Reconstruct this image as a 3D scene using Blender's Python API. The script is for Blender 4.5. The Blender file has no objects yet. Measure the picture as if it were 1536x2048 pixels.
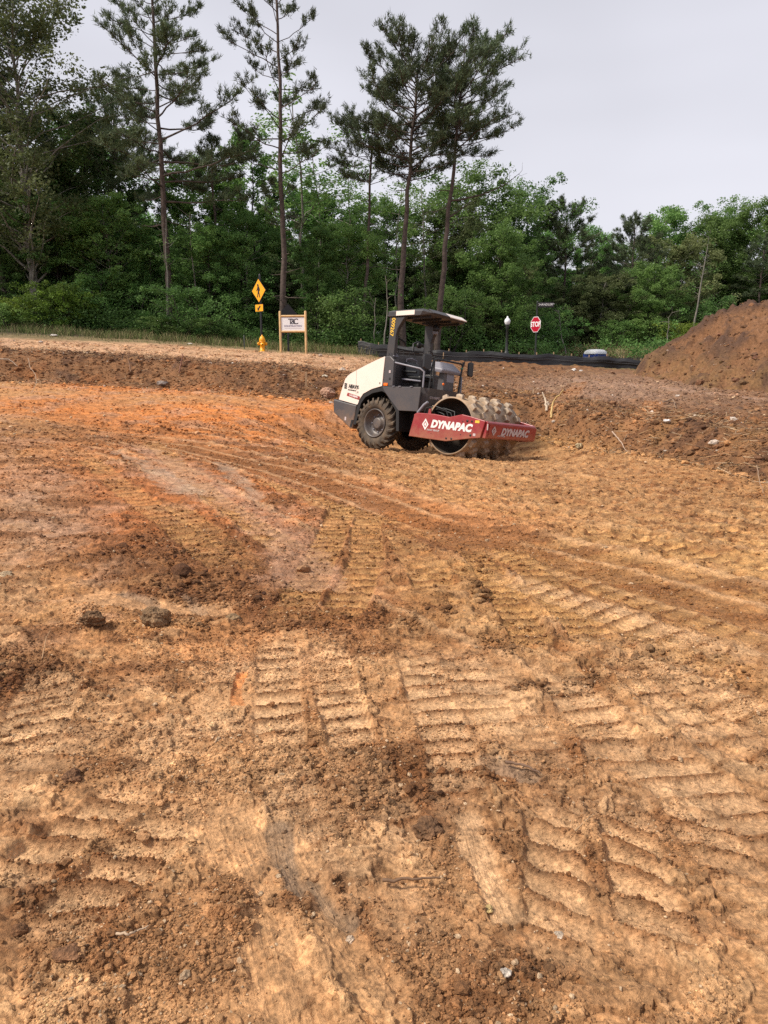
import bpy, math, random, time
import numpy as np
from mathutils import Vector, Matrix
T0 = time.time()
sc = bpy.context.scene
col = sc.collection

# ------------------------------------------------------------------ camera
EYE = 1.6                      # camera height; the ground under it is z = 0
FPX, CX, CY = 1480.0, 768.0, 1024.0
PITCH = math.atan((CY - 715.0) / FPX)
cam = bpy.data.cameras.new('camera'); camo = bpy.data.objects.new('camera', cam); col.objects.link(camo)
cam.sensor_fit = 'VERTICAL'; cam.sensor_height = 24.0; cam.lens = FPX / 2048.0 * 24.0
cam.clip_start = 0.05; cam.clip_end = 2000
camo.location = (0, 0, EYE); camo.rotation_euler = (math.pi / 2 - PITCH, 0, 0)
sc.camera = camo

# ------------------------------------------------------------------ sky and sun
SUN_EL, SUN_AZ = math.radians(50), math.radians(-108)     # azimuth clockwise from +Y
w = bpy.data.worlds.new('World'); sc.world = w; w.use_nodes = True
nt = w.node_tree; nt.nodes.clear()
out = nt.nodes.new('ShaderNodeOutputWorld'); bg = nt.nodes.new('ShaderNodeBackground')
sky = nt.nodes.new('ShaderNodeTexSky'); sky.sky_type = 'NISHITA'; sky.sun_disc = False
sky.sun_elevation = SUN_EL; sky.sun_rotation = SUN_AZ; sky.dust_density = 3.0
# overcast: a cloud sheet over the clear sky
tc = nt.nodes.new('ShaderNodeTexCoord'); sep = nt.nodes.new('ShaderNodeSeparateXYZ')
nt.links.new(tc.outputs['Generated'], sep.inputs[0])
ramp = nt.nodes.new('ShaderNodeValToRGB')
ramp.color_ramp.elements[0].position = 0.0; ramp.color_ramp.elements[0].color = (6.45, 6.42, 6.95, 1)
ramp.color_ramp.elements[1].position = 0.75; ramp.color_ramp.elements[1].color = (4.7, 4.7, 5.25, 1)
nt.links.new(sep.outputs[2], ramp.inputs[0])
nz = nt.nodes.new('ShaderNodeTexNoise'); nz.inputs['Scale'].default_value = 1.6; nz.inputs['Detail'].default_value = 3
mp = nt.nodes.new('ShaderNodeMapping'); mp.inputs['Scale'].default_value = (1, 1, 3.0)
nt.links.new(tc.outputs['Generated'], mp.inputs[0]); nt.links.new(mp.outputs[0], nz.inputs[0])
mr = nt.nodes.new('ShaderNodeMapRange'); mr.inputs[1].default_value = .3; mr.inputs[2].default_value = .7; mr.inputs[3].default_value = .85; mr.inputs[4].default_value = 1.07
nt.links.new(nz.outputs[0], mr.inputs[0])
mul = nt.nodes.new('ShaderNodeVectorMath'); mul.operation = 'SCALE'
nt.links.new(ramp.outputs[0], mul.inputs[0]); nt.links.new(mr.outputs[0], mul.inputs['Scale'])
mx = nt.nodes.new('ShaderNodeMix'); mx.data_type = 'RGBA'; mx.inputs[0].default_value = 0.94
nt.links.new(sky.outputs[0], mx.inputs[6]); nt.links.new(mul.outputs[0], mx.inputs[7])
nt.links.new(mx.outputs[2], bg.inputs[0]); bg.inputs[1].default_value = 0.10
nt.links.new(bg.outputs[0], out.inputs[0])
sl = bpy.data.lights.new('sun', 'SUN'); sl.energy = 3.8; sl.angle = math.radians(10); sl.color = (1.0, 0.92, 0.80)
so = bpy.data.objects.new('sun', sl); col.objects.link(so)
sd = Vector((math.sin(SUN_AZ) * math.cos(SUN_EL), math.cos(SUN_AZ) * math.cos(SUN_EL), math.sin(SUN_EL)))
so.rotation_euler = sd.to_track_quat('Z', 'Y').to_euler(); so.location = (0, 0, 30)
sc.view_settings.view_transform = 'Standard'; sc.view_settings.look = 'None'
sc.view_settings.gamma = 1.0; sc.view_settings.use_curve_mapping = False
sc.view_settings.exposure = 0.44
sc.render.engine = 'CYCLES'
sc.cycles.max_bounces = 5; sc.cycles.diffuse_bounces = 4; sc.cycles.glossy_bounces = 2
sc.cycles.volume_bounces = 0; sc.cycles.transmission_bounces = 3; sc.cycles.use_denoising = False

# ------------------------------------------------------------------ numeric helpers
cp, sp = math.cos(PITCH), math.sin(PITCH)
def ray(u, v):
    dx = (np.asarray(u, float) - CX) / FPX; dz = -(np.asarray(v, float) - CY) / FPX
    return dx, cp + dz * sp, -sp + dz * cp
def project(x, y, z):
    z = z - EYE
    yc = y * cp - z * sp; zc = y * sp + z * cp
    yc = np.maximum(yc, 1e-3)
    return CX + FPX * x / yc, CY - FPX * zc / yc
def hash2(ix, iy, seed):
    h = (ix.astype(np.int64) * 374761393 + iy.astype(np.int64) * 668265263 + seed * 974711) & 0xffffffff
    h = ((h ^ (h >> 13)) * 1274126177) & 0xffffffff
    return (h ^ (h >> 16)) & 0xffffffff
def perlin(x, y, seed=0):
    x0 = np.floor(x); y0 = np.floor(y); fx = x - x0; fy = y - y0
    u = fx * fx * fx * (fx * (fx * 6 - 15) + 10); v = fy * fy * fy * (fy * (fy * 6 - 15) + 10)
    def g(ox, oy):
        a = hash2(x0 + ox, y0 + oy, seed) * (2 * math.pi / 4294967296.0)
        return np.cos(a) * (fx - ox) + np.sin(a) * (fy - oy)
    n0 = g(0, 0) * (1 - u) + g(1, 0) * u; n1 = g(0, 1) * (1 - u) + g(1, 1) * u
    return (n0 * (1 - v) + n1 * v) * 1.5
def fbm(x, y, wl, oct=4, seed=0, gain=.5, minwl=None):
    s = 0.0; a = 1.0; tot = 0
    for i in range(oct):
        f = (2.03 ** i) / wl
        n = perlin(x * f + i * 7.3, y * f + i * 3.1, seed + i)
        if minwl is not None:
            n = n * np.clip((1 / f) / minwl - 1.2, 0, 1)
        s = s + n * a; tot += a; a *= gain
    return s / tot
def worley(x, y, seed=0):
    x0 = np.floor(x); y0 = np.floor(y); d1 = np.full(x.shape, 9.0); idh = np.zeros(x.shape)
    for ox in (-1, 0, 1):
        for oy in (-1, 0, 1):
            h = hash2(x0 + ox, y0 + oy, seed)
            px = x0 + ox + (h & 0xffff) / 65536.0; py = y0 + oy + ((h >> 16) & 0xffff) / 65536.0
            d = np.hypot(px - x, py - y); m = d < d1
            d1 = np.where(m, d, d1); idh = np.where(m, (h & 0xfff) / 4096.0, idh)
    return d1, idh
def sstep(a, b, x):
    t = np.clip((x - a) / (b - a), 0, 1); return t * t * (3 - 2 * t)

# ------------------------------------------------------------------ terrain base shape
def zpix(v, y, u=768):
    dx, ry, rz = ray(u, v); return EYE + rz / ry * y
TC = {}
def column(u, mids, toe, crest, fence, tree, far):
    kn = [(0.0, 0.0), (3.3, 0.0), (5.8, -.02)] + [(y, EYE + z) for y, z in mids]
    kn += [(toe[1], zpix(toe[0], toe[1])), (crest[1], zpix(crest[0], crest[1]))]
    kn += [(36.0, zpix(fence, 36.0)), (46.0, zpix(tree, 46.0)), (70.0, zpix(far, 70.0)), (130., zpix(far, 70.0) + 1.0), (600., zpix(far, 70.0) + 4)]
    phi = math.atan((u - CX) / FPX / 1.01)
    TC[phi] = [(y / math.cos(phi), z) for y, z in kn]
column(-900, [(10, -1.35), (14, -1.0)], (735, 22), (690, 24.), 640, 620, 625)
column(0, [(10, -1.45), (14, -1.25)], (762, 22), (706, 23.6), 664, 645, 645)
column(300, [(10, -1.55), (14, -1.48)], (777, 22.5), (722, 24), 681, 664, 660)
column(600, [(10, -1.62), (14, -1.70)], (797, 22), (742, 23.7), 703, 690, 680)
column(850, [(10, -1.68), (14, -1.88)], (838, 20.2), (780, 21.8), 721, 712, 702)
column(1070, [(10, -1.75), (13.5, -1.93)], (862, 18.3), (800, 19.6), 728, 713, 703)
column(1250, [(10, -1.80), (12.7, -1.93)], (900, 15.3), (834, 16.6), 738, 714, 703)
column(1536, [(7.8, -1.74), (9.8, -1.90)], (965, 11.8), (878, 13.0), 758, 716, 703)
column(2400, [(6, -1.7), (7, -1.85)], (1010, 9.0), (930, 10.2), 770, 720, 703)
PH = np.array(sorted(TC)); KR = np.array([[k[0] for k in TC[p_]] for p_ in PH]); KZ = np.array([[k[1] for k in TC[p_]] for p_ in PH])
# machine pose (rear axle ground point, axes forward/left/up), from matching its corners
MT = np.array([0.267840105, 16.9750903, -2.07157607 + EYE])
MR = np.array([[0.734983392, 0.674130741, 0.0731242538], [-0.677979727, 0.728682519, 0.0967743603], [0.0119542058, -0.120704309, 0.992616526]])
TOILET = (13.55, 48.5)
def Zbase(x, y, smooth=True):
    x = np.asarray(x, float); y = np.asarray(y, float)
    phi = np.arctan2(x, y); r = np.hypot(x, y)
    if smooth:
        phi = phi + .01 * perlin(x * .35, y * .35, 91) * sstep(8, 14, r)
        r = r + .5 * perlin(x * .3 + 5, y * .3, 92) * sstep(12, 18, r) * (1 - sstep(24, 30, r))
    phi = np.clip(phi, PH[0], PH[-1])
    i = np.clip(np.searchsorted(PH, phi) - 1, 0, len(PH) - 2)
    t = (phi - PH[i]) / (PH[i + 1] - PH[i])
    t = t * t * (3 - 2 * t) * .5 + t * .5
    z = np.zeros_like(r); K = KR.shape[1]
    R_ = KR[i] * (1 - t)[..., None] + KR[i + 1] * t[..., None]
    Z_ = KZ[i] * (1 - t)[..., None] + KZ[i + 1] * t[..., None]
    z = Z_[..., -1].copy()
    for k in range(K - 1):
        a, b = R_[..., k], R_[..., k + 1]
        m = (r >= a) & (r < b); q = np.clip((r - a) / np.maximum(b - a, 1e-6), 0, 1)
        if k in (5,): q = q * q * (3 - 2 * q)
        z = np.where(m, Z_[..., k] * (1 - q) + Z_[..., k + 1] * q, z)
    # machine stands on a plane tilted to its left
    dx, dy = x - MT[0], y - MT[1]
    mxx = dx * MR[0, 0] + dy * MR[1, 0]; myy = dx * MR[0, 1] + dy * MR[1, 1]
    plane = MT[2] - .06 - (MR[0, 2] * dx + MR[1, 2] * dy) / MR[2, 2]
    dd = np.hypot(np.maximum(np.abs(mxx - 1.0) - 1.9, 0), np.maximum(np.abs(myy) - 1.0, 0))
    z = z + (plane - z) * (1 - sstep(.1, 2.6, dd))
    dt = np.hypot(x - TOILET[0], y - TOILET[1])
    z = z - 1.85 * np.exp(-(dt / 2.6) ** 4)
    return z
def G(u, v):
    """ground point seen at pixel (u, v) of the photograph"""
    dx, ry, rz = ray(u, v); lo, hi = .5, 60.0
    ts = np.geomspace(1.0, 70, 400)
    zz = EYE + rz * ts - Zbase(dx * ts, ry * ts)
    k = np.argmax(zz < 0) if np.any(zz < 0) else len(ts) - 1
    a, b = ts[max(k - 1, 0)], ts[k]
    for _ in range(12):
        m = (a + b) / 2
        if EYE + rz * m - Zbase(np.array([dx * m]), np.array([ry * m]))[0] < 0: b = m
        else: a = m
    return np.array([dx * a, ry * a])
def ground_at(x, y):
    return float(Zbase(np.array([x]), np.array([y]))[0])

# ------------------------------------------------------------------ materials
MATS = {}
def nodes(m):
    m.use_nodes = True; return m.node_tree, m.node_tree.nodes['Principled BSDF']
def mat(name, color, rough=.6, metal=0., var=.0, scale=6., bump=0., dirt=None, dirt_amt=0., dirt_scale=3., coat=0., spec=.5, low=None):
    if name in MATS: return MATS[name]
    m = bpy.data.materials.new(name); t, b = nodes(m)
    b.inputs['Roughness'].default_value = rough; b.inputs['Metallic'].default_value = metal
    b.inputs['Specular IOR Level'].default_value = spec
    b.inputs['Coat Weight'].default_value = coat
    co = t.nodes.new('ShaderNodeTexCoord')
    n = t.nodes.new('ShaderNodeTexNoise'); n.inputs['Scale'].default_value = scale; n.inputs['Detail'].default_value = 5
    t.links.new(co.outputs['Object'], n.inputs[0])
    r = t.nodes.new('ShaderNodeValToRGB')
    c0 = [c * (1 - var) for c in color]; c1 = [min(1, c * (1 + var)) for c in color]
    r.color_ramp.elements[0].position = .3; r.color_ramp.elements[0].color = (*c0, 1)
    r.color_ramp.elements[1].position = .7; r.color_ramp.elements[1].color = (*c1, 1)
    t.links.new(n.outputs[0], r.inputs[0]); last = r.outputs[0]
    if dirt is not None:
        n2 = t.nodes.new('ShaderNodeTexNoise'); n2.inputs['Scale'].default_value = dirt_scale; n2.inputs['Detail'].default_value = 8; n2.inputs['Roughness'].default_value = .65
        t.links.new(co.outputs['Object'], n2.inputs[0])
        mr = t.nodes.new('ShaderNodeMapRange'); mr.inputs[1].default_value = .45; mr.inputs[2].default_value = .75
        mr.inputs[3].default_value = dirt_amt * .25; mr.inputs[4].default_value = dirt_amt
        t.links.new(n2.outputs[0], mr.inputs[0])
        mx = t.nodes.new('ShaderNodeMix'); mx.data_type = 'RGBA'; mx.inputs[7].default_value = (*dirt, 1)
        t.links.new(mr.outputs[0], mx.inputs[0]); t.links.new(last, mx.inputs[6]); last = mx.outputs[2]
    if low:
        sx = t.nodes.new('ShaderNodeSeparateXYZ'); t.links.new(co.outputs['Object'], sx.inputs[0])
        n3 = t.nodes.new('ShaderNodeTexNoise'); n3.inputs['Scale'].default_value = 9; n3.inputs['Detail'].default_value = 8; t.links.new(co.outputs['Object'], n3.inputs[0])
        ma = t.nodes.new('ShaderNodeMath'); ma.operation = 'MULTIPLY_ADD'; ma.inputs[1].default_value = .55; t.links.new(n3.outputs[0], ma.inputs[0]); t.links.new(sx.outputs[2], ma.inputs[2])
        mr3 = t.nodes.new('ShaderNodeMapRange'); mr3.inputs[1].default_value = low[1] + .27; mr3.inputs[2].default_value = low[0] + .27; mr3.inputs[3].default_value = 0; mr3.inputs[4].default_value = low[2]; t.links.new(ma.outputs[0], mr3.inputs[0])
        mx3 = t.nodes.new('ShaderNodeMix'); mx3.data_type = 'RGBA'; mx3.inputs[7].default_value = (.34, .19, .10, 1); t.links.new(mr3.outputs[0], mx3.inputs[0]); t.links.new(last, mx3.inputs[6]); last = mx3.outputs[2]
    t.links.new(last, b.inputs['Base Color'])
    if bump:
        bp = t.nodes.new('ShaderNodeBump'); bp.inputs['Strength'].default_value = bump; bp.inputs['Distance'].default_value = .02
        t.links.new(n.outputs[0], bp.inputs['Height']); t.links.new(bp.outputs[0], b.inputs['Normal'])
    MATS[name] = m; return m
def soil_mat(name, scale=1.0, bump=.85):
    m = bpy.data.materials.new(name); t, b = nodes(m)
    at = t.nodes.new('ShaderNodeAttribute'); at.attribute_name = 'col'
    co = t.nodes.new('ShaderNodeTexCoord')
    n = t.nodes.new('ShaderNodeTexNoise'); n.inputs['Scale'].default_value = 60 * scale; n.inputs['Detail'].default_value = 8; n.inputs['Roughness'].default_value = .7
    n2 = t.nodes.new('ShaderNodeTexNoise'); n2.inputs['Scale'].default_value = 7 * scale; n2.inputs['Detail'].default_value = 6; n2.inputs['Roughness'].default_value = .7
    t.links.new(co.outputs['Object'], n.inputs[0]); t.links.new(co.outputs['Object'], n2.inputs[0])
    mr = t.nodes.new('ShaderNodeMapRange'); mr.inputs[1].default_value = .3; mr.inputs[2].default_value = .7; mr.inputs[3].default_value = .42; mr.inputs[4].default_value = 1.52
    mr2 = t.nodes.new('ShaderNodeMapRange'); mr2.inputs[1].default_value = .3; mr2.inputs[2].default_value = .7; mr2.inputs[3].default_value = .60; mr2.inputs[4].default_value = 1.34
    t.links.new(n.outputs[0], mr.inputs[0]); t.links.new(n2.outputs[0], mr2.inputs[0])
    mu = t.nodes.new('ShaderNodeMath'); mu.operation = 'MULTIPLY'; t.links.new(mr.outputs[0], mu.inputs[0]); t.links.new(mr2.outputs[0], mu.inputs[1])
    vs = t.nodes.new('ShaderNodeVectorMath'); vs.operation = 'SCALE'; t.links.new(at.outputs['Color'], vs.inputs[0]); t.links.new(mu.outputs[0], vs.inputs['Scale'])
    t.links.new(vs.outputs[0], b.inputs['Base Color'])
    mrr = t.nodes.new('ShaderNodeMapRange'); mrr.inputs[3].default_value = .95; mrr.inputs[4].default_value = .42
    t.links.new(at.outputs['Alpha'], mrr.inputs[0]); t.links.new(mrr.outputs[0], b.inputs['Roughness'])
    b.inputs['Specular IOR Level'].default_value = .35
    bp = t.nodes.new('ShaderNodeBump'); bp.inputs['Strength'].default_value = bump; bp.inputs['Distance'].default_value = .02
    ad = t.nodes.new('ShaderNodeMath'); ad.operation = 'MULTIPLY_ADD'; ad.inputs[1].default_value = 2.5
    t.links.new(n2.outputs[0], ad.inputs[0]); t.links.new(n.outputs[0], ad.inputs[2])
    t.links.new(ad.outputs[0], bp.inputs['Height']); t.links.new(bp.outputs[0], b.inputs['Normal'])
    return m
def leaf_mat(name, c0, c1, trans=.3, rough=.6):
    m = bpy.data.materials.new(name); t = m; m.use_nodes = True; t = m.node_tree; b = t.nodes['Principled BSDF']; o = t.nodes['Material Output']
    at = t.nodes.new('ShaderNodeAttribute'); at.attribute_name = 'tint'
    oi = t.nodes.new('ShaderNodeObjectInfo')
    r = t.nodes.new('ShaderNodeValToRGB'); r.color_ramp.elements[0].color = (*c0, 1); r.color_ramp.elements[1].color = (*c1, 1)
    t.links.new(at.outputs['Fac'], r.inputs[0])
    mr = t.nodes.new('ShaderNodeMapRange'); mr.inputs[3].default_value = .72; mr.inputs[4].default_value = 1.25
    t.links.new(oi.outputs['Random'], mr.inputs[0])
    hs = t.nodes.new('ShaderNodeHueSaturation'); mh = t.nodes.new('ShaderNodeMapRange'); mh.inputs[3].default_value = .485; mh.inputs[4].default_value = .515
    wn = t.nodes.new('ShaderNodeMath'); wn.operation = 'FRACT'; wm = t.nodes.new('ShaderNodeMath'); wm.operation = 'MULTIPLY'; wm.inputs[1].default_value = 7.31
    t.links.new(oi.outputs['Random'], wm.inputs[0]); t.links.new(wm.outputs[0], wn.inputs[0]); t.links.new(wn.outputs[0], mh.inputs[0])
    t.links.new(mh.outputs[0], hs.inputs['Hue']); t.links.new(mr.outputs[0], hs.inputs['Value']); t.links.new(r.outputs[0], hs.inputs['Color'])
    t.links.new(hs.outputs[0], b.inputs['Base Color']); b.inputs['Roughness'].default_value = rough; b.inputs['Specular IOR Level'].default_value = .3
    if trans:
        tr = t.nodes.new('ShaderNodeBsdfTranslucent'); mxs = t.nodes.new('ShaderNodeMixShader'); mxs.inputs[0].default_value = trans
        t.links.new(hs.outputs[0], tr.inputs[0]); t.links.new(b.outputs[0], mxs.inputs[1]); t.links.new(tr.outputs[0], mxs.inputs[2]); t.links.new(mxs.outputs[0], o.inputs[0])
    MATS[name] = m; return m

# ------------------------------------------------------------------ mesh helpers
def np_mesh(name, verts, faces, material=None, smooth=False, col_attr=None, tint=None):
    me = bpy.data.meshes.new(name); verts = np.asarray(verts, np.float32)
    lists = faces if isinstance(faces, (list, tuple)) else [faces]
    lists = [np.asarray(f, np.int32) for f in lists if len(f)]
    tot = sum(f.size for f in lists); nf = sum(len(f) for f in lists)
    me.vertices.add(len(verts)); me.vertices.foreach_set('co', verts.ravel())
    me.loops.add(tot); me.loops.foreach_set('vertex_index', np.concatenate([f.ravel() for f in lists]))
    st = []; k = 0
    for f in lists:
        st.append(k + np.arange(len(f)) * f.shape[1]); k += f.size
    me.polygons.add(nf); me.polygons.foreach_set('loop_start', np.concatenate(st).astype(np.int32))
    me.update(calc_edges=True)
    me.polygons.foreach_set('use_smooth', np.full(nf, smooth, bool))
    if col_attr is not None:
        a = me.color_attributes.new('col', 'FLOAT_COLOR', 'POINT'); a.data.foreach_set('color', np.asarray(col_attr, np.float32).ravel())
    if tint is not None:
        a = me.attributes.new('tint', 'FLOAT', 'POINT'); a.data.foreach_set('value', np.asarray(tint, np.float32))
    if material: me.materials.append(material)
    me.validate(); return me
def link(name, me, parent=None, loc=None):
    o = bpy.data.objects.new(name, me); col.objects.link(o)
    if parent is not None: o.parent = parent
    if loc is not None: o.location = loc
    return o
def tag(o, label=None, cat=None, group=None, kind=None):
    if label: o['label'] = label
    if cat: o['category'] = cat
    if group: o['group'] = group
    if kind: o['kind'] = kind
    return o
def empty(name, loc, label, cat, group=None, rz=0):
    o = bpy.data.objects.new(name, None); col.objects.link(o); o.location = loc; o.rotation_euler = (0, 0, rz)
    o.empty_display_size = .2
    return tag(o, label, cat, group)
class MB:
    """collects simple shapes into one mesh"""
    def __init__(s): s.v = []; s.f = []; s.m = []; s.sm = []
    def add(s, vs, fs, m=0, smooth=False):
        k = len(s.v); s.v += [tuple(map(float, p)) for p in vs]
        for f in fs: s.f.append([i + k for i in f]); s.m.append(m); s.sm.append(smooth)
        return s
    def box(s, x0, x1, y0, y1, z0, z1, m=0):
        vs = [(x, y, z) for x in (x0, x1) for y in (y0, y1) for z in (z0, z1)]
        return s.add(vs, [(0, 1, 3, 2), (4, 6, 7, 5), (0, 4, 5, 1), (2, 3, 7, 6), (0, 2, 6, 4), (1, 5, 7, 3)], m)
    def prism(s, pts, y0, y1, m=0, axis='y', smooth=False):
        """polygon in XZ (axis y), YZ (axis x) or XY (axis z), extruded"""
        n = len(pts)
        def P(a, b, c): return {'y': (a, c, b), 'x': (c, a, b), 'z': (a, b, c)}[axis]
        vs = [P(a, b, y0) for a, b in pts] + [P(a, b, y1) for a, b in pts]
        fs = [tuple(range(n)), tuple(range(2 * n - 1, n - 1, -1))] + [(i, i + n, (i + 1) % n + n, (i + 1) % n) for i in range(n)]
        return s.add(vs, fs, m, smooth)
    def loft(s, rings, m=0, smooth=True, cap=True):
        n = len(rings[0]); vs = [p for r in rings for p in r]; fs = []
        for k in range(len(rings) - 1):
            for i in range(n):
                j = (i + 1) % n; fs.append((k * n + i, k * n + j, (k + 1) * n + j, (k + 1) * n + i))
        s.add(vs, fs, m, smooth)
        if cap:
            s.add(rings[0], [tuple(range(n))], m); s.add(rings[-1], [tuple(range(n - 1, -1, -1))], m)
        return s
    def tube(s, pts, r, n=8, m=0, smooth=True):
        pts = [np.array(p, float) for p in pts]
        rs = r if hasattr(r, '__len__') else [r] * len(pts); rings = []
        up = None
        for i, p in enumerate(pts):
            d = pts[min(i + 1, len(pts) - 1)] - pts[max(i - 1, 0)]; d = d / (np.linalg.norm(d) + 1e-9)
            if up is None: up = np.array([0, 0, 1.]) if abs(d[2]) < .9 else np.array([1., 0, 0])
            a = np.cross(d, up); a /= np.linalg.norm(a) + 1e-9; b = np.cross(d, a); up = -b if np.dot(-b, up) > 0 else b
            rings.append([p + rs[i] * (math.cos(q) * a + math.sin(q) * b) for q in [2 * math.pi * k / n for k in range(n)]])
        return s.loft(rings, m, smooth)
    def lathe(s, prof, c, axis='z', n=32, m=0, smooth=True, cap=False):
        """prof: (radius, height) pairs, about an axis through c"""
        rings = []
        for r, h in prof:
            ring = []
            for k in range(n):
                q = 2 * math.pi * k / n; a, b = r * math.cos(q), r * math.sin(q)
                ring.append({'z': (c[0] + a, c[1] + b, c[2] + h), 'y': (c[0] + a, c[1] + h, c[2] + b), 'x': (c[0] + h, c[1] + a, c[2] + b)}[axis])
            rings.append(ring)
        return s.loft(rings, m, smooth, cap)
    def build(s, name, mats, parent=None, bevel=0., label=None, seg=2):
        me = bpy.data.meshes.new(name); me.from_pydata(s.v, [], s.f)
        mats = mats if isinstance(mats, (list, tuple)) else [mats]
        for m in mats: me.materials.append(m)
        me.polygons.foreach_set('material_index', s.m); me.polygons.foreach_set('use_smooth', s.sm); me.validate()
        bm = __import__('bmesh').new(); bm.from_mesh(me); __import__('bmesh').ops.recalc_face_normals(bm, faces=bm.faces); bm.to_mesh(me); bm.free()
        o = link(name, me, parent)
        if bevel:
            b = o.modifiers.new('bevel', 'BEVEL'); b.width = bevel; b.segments = seg; b.limit_method = 'ANGLE'; b.angle_limit = math.radians(35)
        if label: o['label'] = label
        return o
def text_mesh(body, size, extrude=.002, shear=0., bold=0., sx=1.0, space=1.0):
    cu = bpy.data.curves.new('t', 'FONT'); cu.body = body; cu.size = size; cu.extrude = extrude; cu.shear = shear; cu.offset = bold
    cu.align_x = 'CENTER'; cu.align_y = 'CENTER'; cu.space_character = space; cu.resolution_u = 3
    o = bpy.data.objects.new('t', cu); col.objects.link(o)
    dg = bpy.context.evaluated_depsgraph_get(); me = bpy.data.meshes.new_from_object(o.evaluated_get(dg))
    bpy.data.objects.remove(o); bpy.data.curves.remove(cu)
    co = np.empty(len(me.vertices) * 3, np.float32); me.vertices.foreach_get('co', co); co = co.reshape(-1, 3); co[:, 0] *= sx
    me.vertices.foreach_set('co', co.ravel()); me.materials.clear(); return me
def lettering(name, body, size, origin, xdir, ydir, material, parent, **kw):
    me = text_mesh(body, size, **kw); me.name = name; me.materials.append(material)
    X = Vector(xdir).normalized(); Y = Vector(ydir).normalized(); Z = X.cross(Y)
    M = Matrix((X, Y, Z)).transposed().to_4x4(); M.translation = Vector(origin); me.transform(M)
    return link(name, me, parent)

# ================================================================== GROUND
def seg_dist(x, y, P):
    """distance, arc length and side along a polyline"""
    best = np.full(x.shape, 1e9); arc = np.zeros(x.shape); side = np.zeros(x.shape); L = 0.
    for a, b in zip(P[:-1], P[1:]):
        d = b - a; l = np.hypot(*d); d = d / l
        t = np.clip((x - a[0]) * d[0] + (y - a[1]) * d[1], 0, l)
        ex = x - a[0] - d[0] * t; ey = y - a[1] - d[1] * t
        dd = np.hypot(ex, ey); m = dd < best
        best = np.where(m, dd, best); arc = np.where(m, L + t, arc); side = np.where(m, np.sign(d[0] * ey - d[1] * ex), side); L += l
    return best, arc, side
def blob(u, v, cu, cv, ru, rv, soft=.45, n=None):
    d = np.hypot((u - cu) / ru, (v - cv) / rv)
    if n is not None: d = d + n * .45
    return 1 - sstep(1 - soft, 1 + soft, d)
TAN = np.array([.61, .335, .155]); LTAN = np.array([.80, .50, .27]); BRN = np.array([.19, .076, .026]); DBR = np.array([.105, .052, .026])
ORG = np.array([.72, .250, .062]); RED = np.array([.42, .135, .046]); OCH = np.array([.52, .285, .105]); PNK = np.array([.60, .36, .235])
GRY = np.array([.33, .24, .165]); BANK = np.array([.24, .115, .050]); BANKD = np.array([.095, .045, .024]); TER = np.array([.56, .335, .19])
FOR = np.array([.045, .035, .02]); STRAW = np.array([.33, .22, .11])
def mixc(c, k, m):
    m = np.clip(m, 0, 1)[..., None]; return c * (1 - m) + k * m
CURVE = [(200, 872), (380, 893), (560, 935), (700, 980), (850, 1035), (1000, 1085), (1150, 1125), (1350, 1180), (1560, 1235), (1750, 1290)]
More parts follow.
